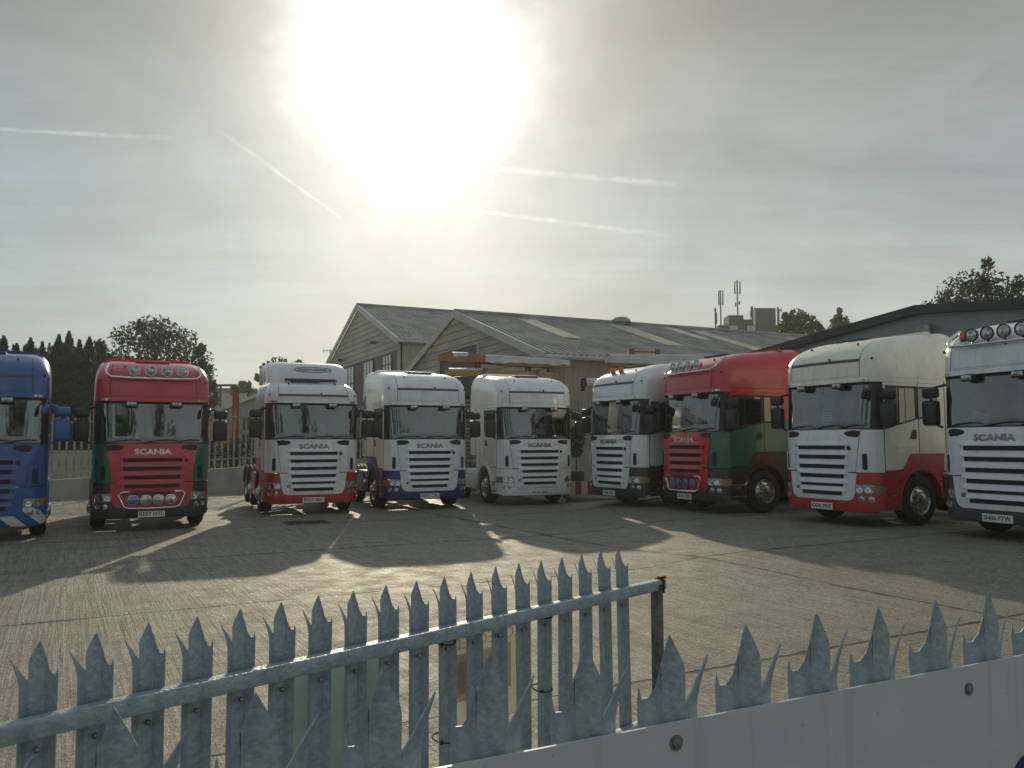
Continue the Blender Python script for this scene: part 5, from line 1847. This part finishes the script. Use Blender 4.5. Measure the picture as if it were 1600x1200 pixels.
def leaf_cloud(mb, centre, rad, n, size, seed, flat_=0.0, mi=0):
    rnd = random.Random(seed)
    for _ in range(n):
        while True:
            d = Vector((rnd.uniform(-1, 1), rnd.uniform(-1, 1), rnd.uniform(-1, 1)))
            if d.length < 1:
                break
        p = Vector(centre) + Vector((d.x * rad[0], d.y * rad[1], d.z * rad[2]))
        a = Vector((rnd.gauss(0, 1), rnd.gauss(0, 1), rnd.gauss(0, 1))).normalized()
        b = a.cross(Vector((rnd.gauss(0, 1), rnd.gauss(0, 1), rnd.gauss(0, 1)))).normalized()
        s = size * rnd.uniform(0.6, 1.4)
        mb.add([p - a * s, p + b * s * 0.5, p + a * s, p - b * s * 0.5], [(0, 1, 2, 3)], mi)


def foliage(name, col, tr=0.35, var=0.5):
    if name in _M:
        return _M[name]
    m = bpy.data.materials.new(name)
    m.use_nodes = True
    g = NT(m.node_tree)
    out = g.add('ShaderNodeOutputMaterial')
    geo = g.add('ShaderNodeNewGeometry')
    t = g.add('ShaderNodeTexCoord')
    nz = g.add('ShaderNodeTexNoise', Vector=t.outputs['Object'], Scale=0.7, Detail=3.0)
    f = g.math('ADD', g.math('MULTIPLY', geo.outputs['Random Per Island'], var), g.math('MULTIPLY', nz.outputs[0], 1 - var))
    c = g.mix(f, (*[x * 0.55 for x in col], 1), (col[0] * 1.6, col[1] * 1.45, col[2] * 1.1, 1))
    d = g.add('ShaderNodeBsdfPrincipled', Base_Color=c, Roughness=0.6)
    d.inputs['Specular IOR Level'].default_value = 0.25
    tl_ = g.add('ShaderNodeBsdfTranslucent', Color=c)
    mx = g.add('ShaderNodeMixShader', Fac=tr, i1=d, i2=tl_)
    g.t.links.new(mx.outputs[0], out.inputs[0])
    _M[name] = m
    return m


LEAFD = foliage('leaves_dark', (0.050, 0.074, 0.046))
LEAFM = foliage('leaves_mid', (0.075, 0.095, 0.034))
LEAFY = foliage('leaves_yellowish', (0.095, 0.105, 0.035), 0.45)
NEEDLE = foliage('conifer_needles', (0.044, 0.067, 0.054), 0.3)
TEAL = foliage('bluish_leaves', (0.035, 0.12, 0.115), 0.2)
BARK = mat('tree_bark', (0.075, 0.06, 0.048), 0.9, 0, 0, 0.2, 6, 0.5, 20)

pp = at(905, 692, 27.6)
ps = thing('potted_shrub', 'blue-green leafy shrub by the corner wall beside the red and white barrier', 'plant', (pp.x - 0.1, pp.y + 0.3, 0))
MB().tube([(0, 0, 0), (0.03, 0, 1.0), (0, 0, 1.7)], [0.03, 0.025, 0.012], 6).build('stem', BARK, ps)
m = MB()
leaf_cloud(m, (0, 0, 1.75), (0.30, 0.30, 0.55), 420, 0.07, 5)
leaf_cloud(m, (0.1, 0, 2.15), (0.36, 0.3, 0.14), 160, 0.07, 6)
m.build('foliage', TEAL, ps, 0)
kb = MB()
kp = [at(884, 781, 25.0), at(1010, 789, 23.6)]
a, b_ = kp
dn = Vector((0.25, -0.97, 0))
vs = [(a.x, a.y, -0.1), (b_.x, b_.y, -0.1), (b_.x, b_.y, 0.115), (a.x, a.y, 0.115), (a.x + 1.6, a.y + 4.4, -0.1), (b_.x + 2.4, b_.y + 4.0, -0.1), (b_.x + 2.4, b_.y + 4.0, 0.115), (a.x + 1.6, a.y + 4.4, 0.115)]
kb.add(vs, [(0, 1, 2, 3), (3, 2, 6, 7), (1, 5, 6, 2), (0, 3, 7, 4)])
tag(kb.build('kerb', mat('worn_slab', (0.20, 0.15, 0.125), 0.85, 0, 0, 0.15, 2, 0.3, 20), None, 0), kind='structure')
dc = at(478, 815, 19.0)
dco = thing('drain_cover', 'dark metal drain cover set in the concrete before the lorry with the air deflector', 'drain cover', (dc.x, dc.y, gz(dc.x, dc.y)), R(28))
MB().box((0, 0, 0.004), (0.98, 0.66, 0.012)).build('frame', FRAMEM, dco)
m = MB()
for i in range(6):
    m.box((-0.37 + 0.148 * i, 0, 0.014), (0.11, 0.54, 0.012), 0.003, 1)
m.build('cover', mat('dark_cast_iron', (0.025, 0.024, 0.023), 0.7, 0.3), dco)


# ------------------------------------------------------------------ trees
def tree(label, px, py_top, y, rad, leafm, n, leaf, seed, trunk_r=0.25, squash=1.0, clumps=34, low=0.30, x_shift=0.0):
    rnd = random.Random(seed)
    top = at(px, py_top, y)
    H = top.z
    root = thing('tree', label, 'tree', (top.x, top.y, 0), 0, 'trees around the yard')
    ch = H * (1 - low)
    cz_ = H - ch / 2
    t = MB()
    t.tube([(0, 0, -0.2), (0.1, 0.05, H * 0.25), (-0.05, 0, H * 0.5), (0.05, 0, H * 0.8)], [trunk_r * 1.2, trunk_r, trunk_r * 0.65, trunk_r * 0.2], 8)
    cr = MB()
    cents = []
    for k in range(clumps):
        th = rnd.uniform(0, 2 * math.pi)
        zt2 = rnd.uniform(-1, 1)
        rr = math.sqrt(max(0.0, 1 - abs(zt2) ** 2.2)) * rnd.uniform(0.35, 1.0) ** 0.6
        prof = 1.0 if zt2 < 0.2 else 1.0 - 0.25 * (zt2 - 0.2)
        c = Vector((rr * math.cos(th) * rad * prof, rr * math.sin(th) * rad * prof, cz_ + zt2 * ch / 2 * 0.93))
        cents.append(c)
    for c in cents:
        st = Vector((0, 0, max(H * 0.22, c.z - rad * 0.8)))
        mid = (st + c) / 2 + Vector((0, 0, 0.2))
        t.tube([st, mid, c], [trunk_r * 0.35, trunk_r * 0.2, trunk_r * 0.07], 5)
    t.build('trunk', BARK, root)
    per = n // clumps
    for i, c in enumerate(cents):
        s = rad * rnd.uniform(0.28, 0.5)
        leaf_cloud(cr, c, (s, s, s * 0.75 * squash), int(per * rnd.uniform(0.6, 1.4)), leaf, seed * 100 + i)
    for _ in range(clumps):
        c = rnd.choice(cents)
        d = Vector((c.x, c.y, (c.z - cz_) * 1.1 + 0.3)).normalized()
        e = c + d * rad * rnd.uniform(0.2, 0.42)
        leaf_cloud(cr, e, (rad * 0.10, rad * 0.10, rad * 0.12), int(per * 0.25), leaf, rnd.randint(0, 10 ** 6))
    cr.build('crown', leafm, root, 0)
    return root


def conifer(label, px, py_top, y, rad, seed, n=12000):
    rnd = random.Random(seed)
    top = at(px, py_top, y)
    H = top.z
    root = thing('conifer_tree', label, 'tree', (top.x, top.y, 0), 0, 'dark conifers behind the yard fence')
    MB().tube([(0, 0, -0.2), (0, 0, H * 0.97)], [0.22, 0.03], 7).build('trunk', BARK, root)
    cr = MB()
    tops = [(0.0, 0.0, H, rad)]
    for k in range(8):
        th = rnd.uniform(0, 2 * math.pi)
        tops.append((math.cos(th) * rad * rnd.uniform(0.35, 0.8), math.sin(th) * rad * rnd.uniform(0.3, 0.8), H * rnd.uniform(0.78, 0.96), rad * rnd.uniform(0.4, 0.6)))
    for _ in range(n):
        cx_, cy_, Ht, rd_ = tops[0] if rnd.random() < 0.5 else rnd.choice(tops)
        h = Ht * (0.04 + 0.97 * rnd.random() ** 0.8)
        f = max(0.0, 1 - h / Ht)
        # whorls of branches stick out, with dips between them
        wh = 0.72 + 0.28 * math.sin(h * 5.2 + seed)
        rmax = rd_ * min(1.0, 1.55 * f ** 0.95) * wh + 0.04
        th = rnd.uniform(0, 2 * math.pi)
        br = 0.55 + 0.55 * abs(math.sin(th * 2.5 + math.floor(h * 0.83) * 1.7 + seed))
        r = rmax * br * rnd.random() ** 0.5
        p = Vector((cx_ + r * math.cos(th), cy_ + r * math.sin(th), h - 0.10 * r))
        d = Vector((math.cos(th), math.sin(th), rnd.uniform(0.1, 1.1) + (2.5 if f < 0.06 else 0))).normalized()
        s = rnd.uniform(0.10, 0.26) * (0.55 + 0.6 * min(1, f * 4))
        b = d.cross(Vector((rnd.gauss(0, 1), rnd.gauss(0, 1), rnd.gauss(0, 1)))).normalized()
        cr.add([p - d * s * 0.5, p + b * s * 0.22, p + d * s * 1.2, p - b * s * 0.22], [(0, 1, 2, 3)])
    cr.tube([(0, 0, H - 0.9), (0.02, 0, H + 0.12)], [0.05, 0.008], 5)
    cr.build('crown', NEEDLE, root, 0)


CON = [(-46, 526, 41, 1.5), (6, 521, 42, 1.35), (26, 533, 43, 1.2), (48, 524, 42, 1.3), (66, 530, 44, 1.1), (92, 519, 41, 1.5), (108, 514, 42, 1.3), (124, 527, 41, 1.2), (140, 523, 42, 1.35), (158, 532, 43, 1.25)]
CL = ['conifer cut off by the left edge above the blue lorry', 'dark conifer above the roof of the blue lorry, nearest the left edge', 'low-topped dark conifer above the middle of the blue lorry roof',
      'dark conifer over the right part of the blue lorry roof', 'thin dark conifer just right of the blue lorry', 'broad dark conifer, left one of the two tallest between the blue and red lorries', 'tallest dark spiky conifer, between the blue and the red lorry',
      'dark conifer close to the left of the red lorry roof', 'dark conifer behind the left roof corner of the red lorry', 'last low conifer at the right end of the dark conifer row']
for i, ((px, py, y, r_), lb) in enumerate(zip(CON, CL)):
    conifer(lb, px, py + 8, y, r_ * 1.55, 20 + i)
tree('broad round dark tree behind the front-facing red and green lorry', 242, 508, 56, 3.5, LEAFD, 17000, 0.13, 3, 0.3, 1.0, 52, 0.12)
tree('small round tree top behind the air deflector of the white lorry', 447, 553, 84, 2.4, LEAFD, 5000, 0.17, 4, 0.3, 1.0, 22, 0.25)
tree('small ragged tree left of the small round tree top, above the air deflector', 418, 560, 86, 1.3, LEAFD, 1600, 0.17, 5, 0.2, 1.0, 12, 0.25)
tree('big leafy tree above the grey shed roof at the right', 1528, 442, 46, 3.5, LEAFD, 17000, 0.12, 6, 0.3, 0.9, 40, 0.22)
tree('low left branch clump of foliage beside the big tree above the grey shed', 1474, 468, 47, 1.6, LEAFD, 2600, 0.15, 7, 0.2, 0.8, 14, 0.45)
tree('pointed green tree right of the brick tower with phone masts', 1247, 484, 78, 2.7, LEAFM, 11000, 0.15, 8, 0.25, 1.3, 22, 0.30)
tree('green tree top between the pointed tree and the pale tree', 1276, 489, 80, 2.5, LEAFM, 10000, 0.15, 9, 0.25, 1.3, 18, 0.30)
tree('yellowish low tree in front of the brick tower right end', 1218, 508, 79, 2.3, LEAFY, 7000, 0.15, 10, 0.25, 1.0, 14, 0.35)
tree('pale wispy tree above the black roof edge of the grey shed', 1307, 496, 84, 2.8, LEAFY, 6000, 0.16, 11, 0.2, 1.2, 18, 0.30)
tree('bushy tree far behind the fence between the red lorry and the deflector lorry', 374, 598, 92, 2.3, LEAFM, 3200, 0.18, 12, 0.25, 1.0, 18, 0.2)
tree('dark shrub tree behind the fence right of the red lorry', 322, 608, 60, 1.2, LEAFD, 1800, 0.15, 13, 0.15, 1.0, 10, 0.2)

# trees and roofs across the road behind the photographer, seen in the windscreens
for i, (x_, y_, h_, r_) in enumerate(((-12, -24, 14.5, 4.4), (-2, -34, 17.5, 5.6), (9, -27, 14.0, 4.2), (20, -22, 15.5, 5.0), (-27, -18, 15.5, 5.2), (-36, -2, 13.0, 4.6))):
    root = thing('tree', ['round tree reflected left in the front windscreens', 'tall tree reflected in the middle windscreens', 'low round tree reflected in the windscreens', 'wide tree reflected in the right-hand windscreens',
                          'tree across the road at the far left', 'tree beside the road left of the yard'][i], 'tree', (x_, y_, 0), 0, 'trees across the road')
    MB().tube([(0, 0, -0.2), (0, 0, h_ * 0.8)], [0.3, 0.06], 7).build('trunk', BARK, root)
    cr = MB()
    rnd = random.Random(50 + i)
    for k in range(18):
        th, zz = rnd.uniform(0, 6.28), rnd.uniform(-0.9, 0.9)
        rr = math.sqrt(1 - zz * zz) * rnd.uniform(0.3, 0.9)
        leaf_cloud(cr, (rr * r_ * math.cos(th), rr * r_ * math.sin(th), h_ * 0.62 + zz * h_ * 0.34), (r_ * 0.42, r_ * 0.42, r_ * 0.34), 90, 0.34, 900 + i * 40 + k)
    cr.build('crown', LEAFD, root, 0)

# ------------------------------------------------------------------ far houses and the yellow shed behind the fence
def house(label, px, py, y, wd, dp, wall, roofc, rise):
    p = at(px, py, y)
    r_ = thing('house', label, 'house', (p.x, p.y, 0), R(12))
    e = p.z - rise
    MB().box((0, dp / 2, e / 2), (wd, dp, e)).build('wall', wall, r_)
    m = MB().prism([(-0.3, e - 0.1), (dp / 2, p.z), (dp + 0.3, e - 0.1)], -wd / 2 - 0.2, wd / 2 + 0.2, 'x')
    rf = m.build('roof', roofc, r_, 0)
    MB().box((wd * 0.3, dp / 2, p.z + 0.4), (0.7, 0.5, 1.2)).build('chimney', BRICK, rf)
    MB().box((-wd * 0.3, dp / 2, p.z + 0.4), (0.7, 0.5, 1.2)).build('chimney', BRICK, rf)


SLATE = mat('dark_slate_roof', (0.075, 0.075, 0.08), 0.7, 0, 0, 0.15, 1)
house('distant house with dark slate roof and chimneys, right of the red lorry', 338, 603, 105, 9, 8, mat('grey_render', (0.26, 0.25, 0.24), 0.8), SLATE, 2.6)
house('nearer low house with a pale roof, right of the red lorry', 333, 612, 88, 6, 5, mat('grey_render', (0.26, 0.25, 0.24), 0.8), mat('pale_tile_roof', (0.36, 0.33, 0.28), 0.7), 2.4)
yp = at(365, 660, 47)
ys = thing('yellow_shed', 'yellow and pale sloping-roofed shed with red posts, seen through the fence', 'building', (yp.x, yp.y, 0), R(4))
PY = flat(Vector((0, 0, 0)), Vector((1, 0, 0)), Z)
YEL = mat('yellow_panel', (0.50, 0.32, 0.05), 0.6, 0, 0, 0.08, 1.5)
PALEP = mat('pale_wall_panel', (0.46, 0.44, 0.36), 0.6, 0, 0, 0.08, 1.5)
m = MB().prism([(-1.6, 0), (3.4, 0), (3.4, 5.2), (-1.6, 3.25)], 0.0, 3.0, 'y')
m.build('wall', PALEP, ys, 0)
m = MB().prism([(-1.9, 3.15), (3.7, 5.33), (3.7, 5.53), (-1.9, 3.35)], -0.3, 3.2, 'y')
m.build('roof', mat('bright_roof_edge', (0.62, 0.60, 0.52), 0.5), ys, 0)
MB().box((-0.35, -0.05, 1.75), (1.6, 0.08, 2.6)).build('yellow_door', YEL, ys)
for xx in (0.75, 2.0, 2.6):
    for zz in (1.9, 2.9):
        MB().box((xx, -0.04, zz), (0.42, 0.08, 0.75)).build('window', mat('dark_pane', (0.04, 0.06, 0.06), 0.2), ys)
for xx in (1.38,):
    MB().box((xx, -0.12, 1.9), (0.30, 0.2, 3.9)).build('red_post', REDP, ys)
MB().box((0.9, -0.06, 0.85), (5.0, 0.06, 0.35)).build('white_band', mat('white_band', (0.7, 0.7, 0.66), 0.6), ys)
rp = at(369, 606, 40)
po = thing('red_post', 'tall rust-red post standing behind the fence by the yellow shed', 'post', (rp.x, rp.y, 0))
MB().box((0, 0, rp.z / 2), (0.26, 0.26, rp.z), 0.01).build('shaft', REDP, po)
MB().box((0, 0, rp.z + 0.02), (0.34, 0.34, 0.05), 0.01).build('cap', REDP, po)
lp = at(345, 602, 70)
po = thing('lamp_post', 'thin dark post with a flat head far behind the fence', 'post', (lp.x, lp.y, 0))
MB().tube([(0, 0, 0), (0, 0, lp.z)], 0.09, 6).build('pole', DARKP, po)
MB().box((0.3, 0, lp.z), (1.3, 0.3, 0.18), 0.04).build('lamp_head', DARKP, po)
hb = thing('hedge', 'dull green hedge running behind the yard fence at the left', 'hedge', (-17, 36.5, 0), R(30))
m = MB()
for i in range(26):
    leaf_cloud(m, (i * 0.62, 0.0, 1.3), (0.6, 0.6, 0.8), 260, 0.10, 3000 + i)
m.build('foliage', LEAFD, hb, 0)
lw = thing('block_wall', 'pale block wall standing beyond the fence between the blue and red lorries', 'wall', (-21, 32.2, 0), R(32))
MB().box((4.0, 0, 0.75), (9.0, 0.2, 1.5)).build('wall_panel', mat('pale_blocks', (0.42, 0.39, 0.33), 0.85, 0, 0, 0.1, 1.2), lw)

# ------------------------------------------------------------------ thin evening haze
hz_ = bpy.data.materials.new('evening_haze')
hz_.use_nodes = True
g = NT(hz_.node_tree)
ho = g.add('ShaderNodeOutputMaterial')
pv = g.add('ShaderNodeVolumePrincipled', Color=(0.92, 0.96, 0.97, 1), Density=0.0008, Anisotropy=0.35)
g.t.links.new(pv.outputs[0], ho.inputs['Volume'])
m = MB().box((0, 70, 13.5), (330, 330, 29.5))
o = m.build('haze', hz_, None, 0)
tag(o, kind='stuff')
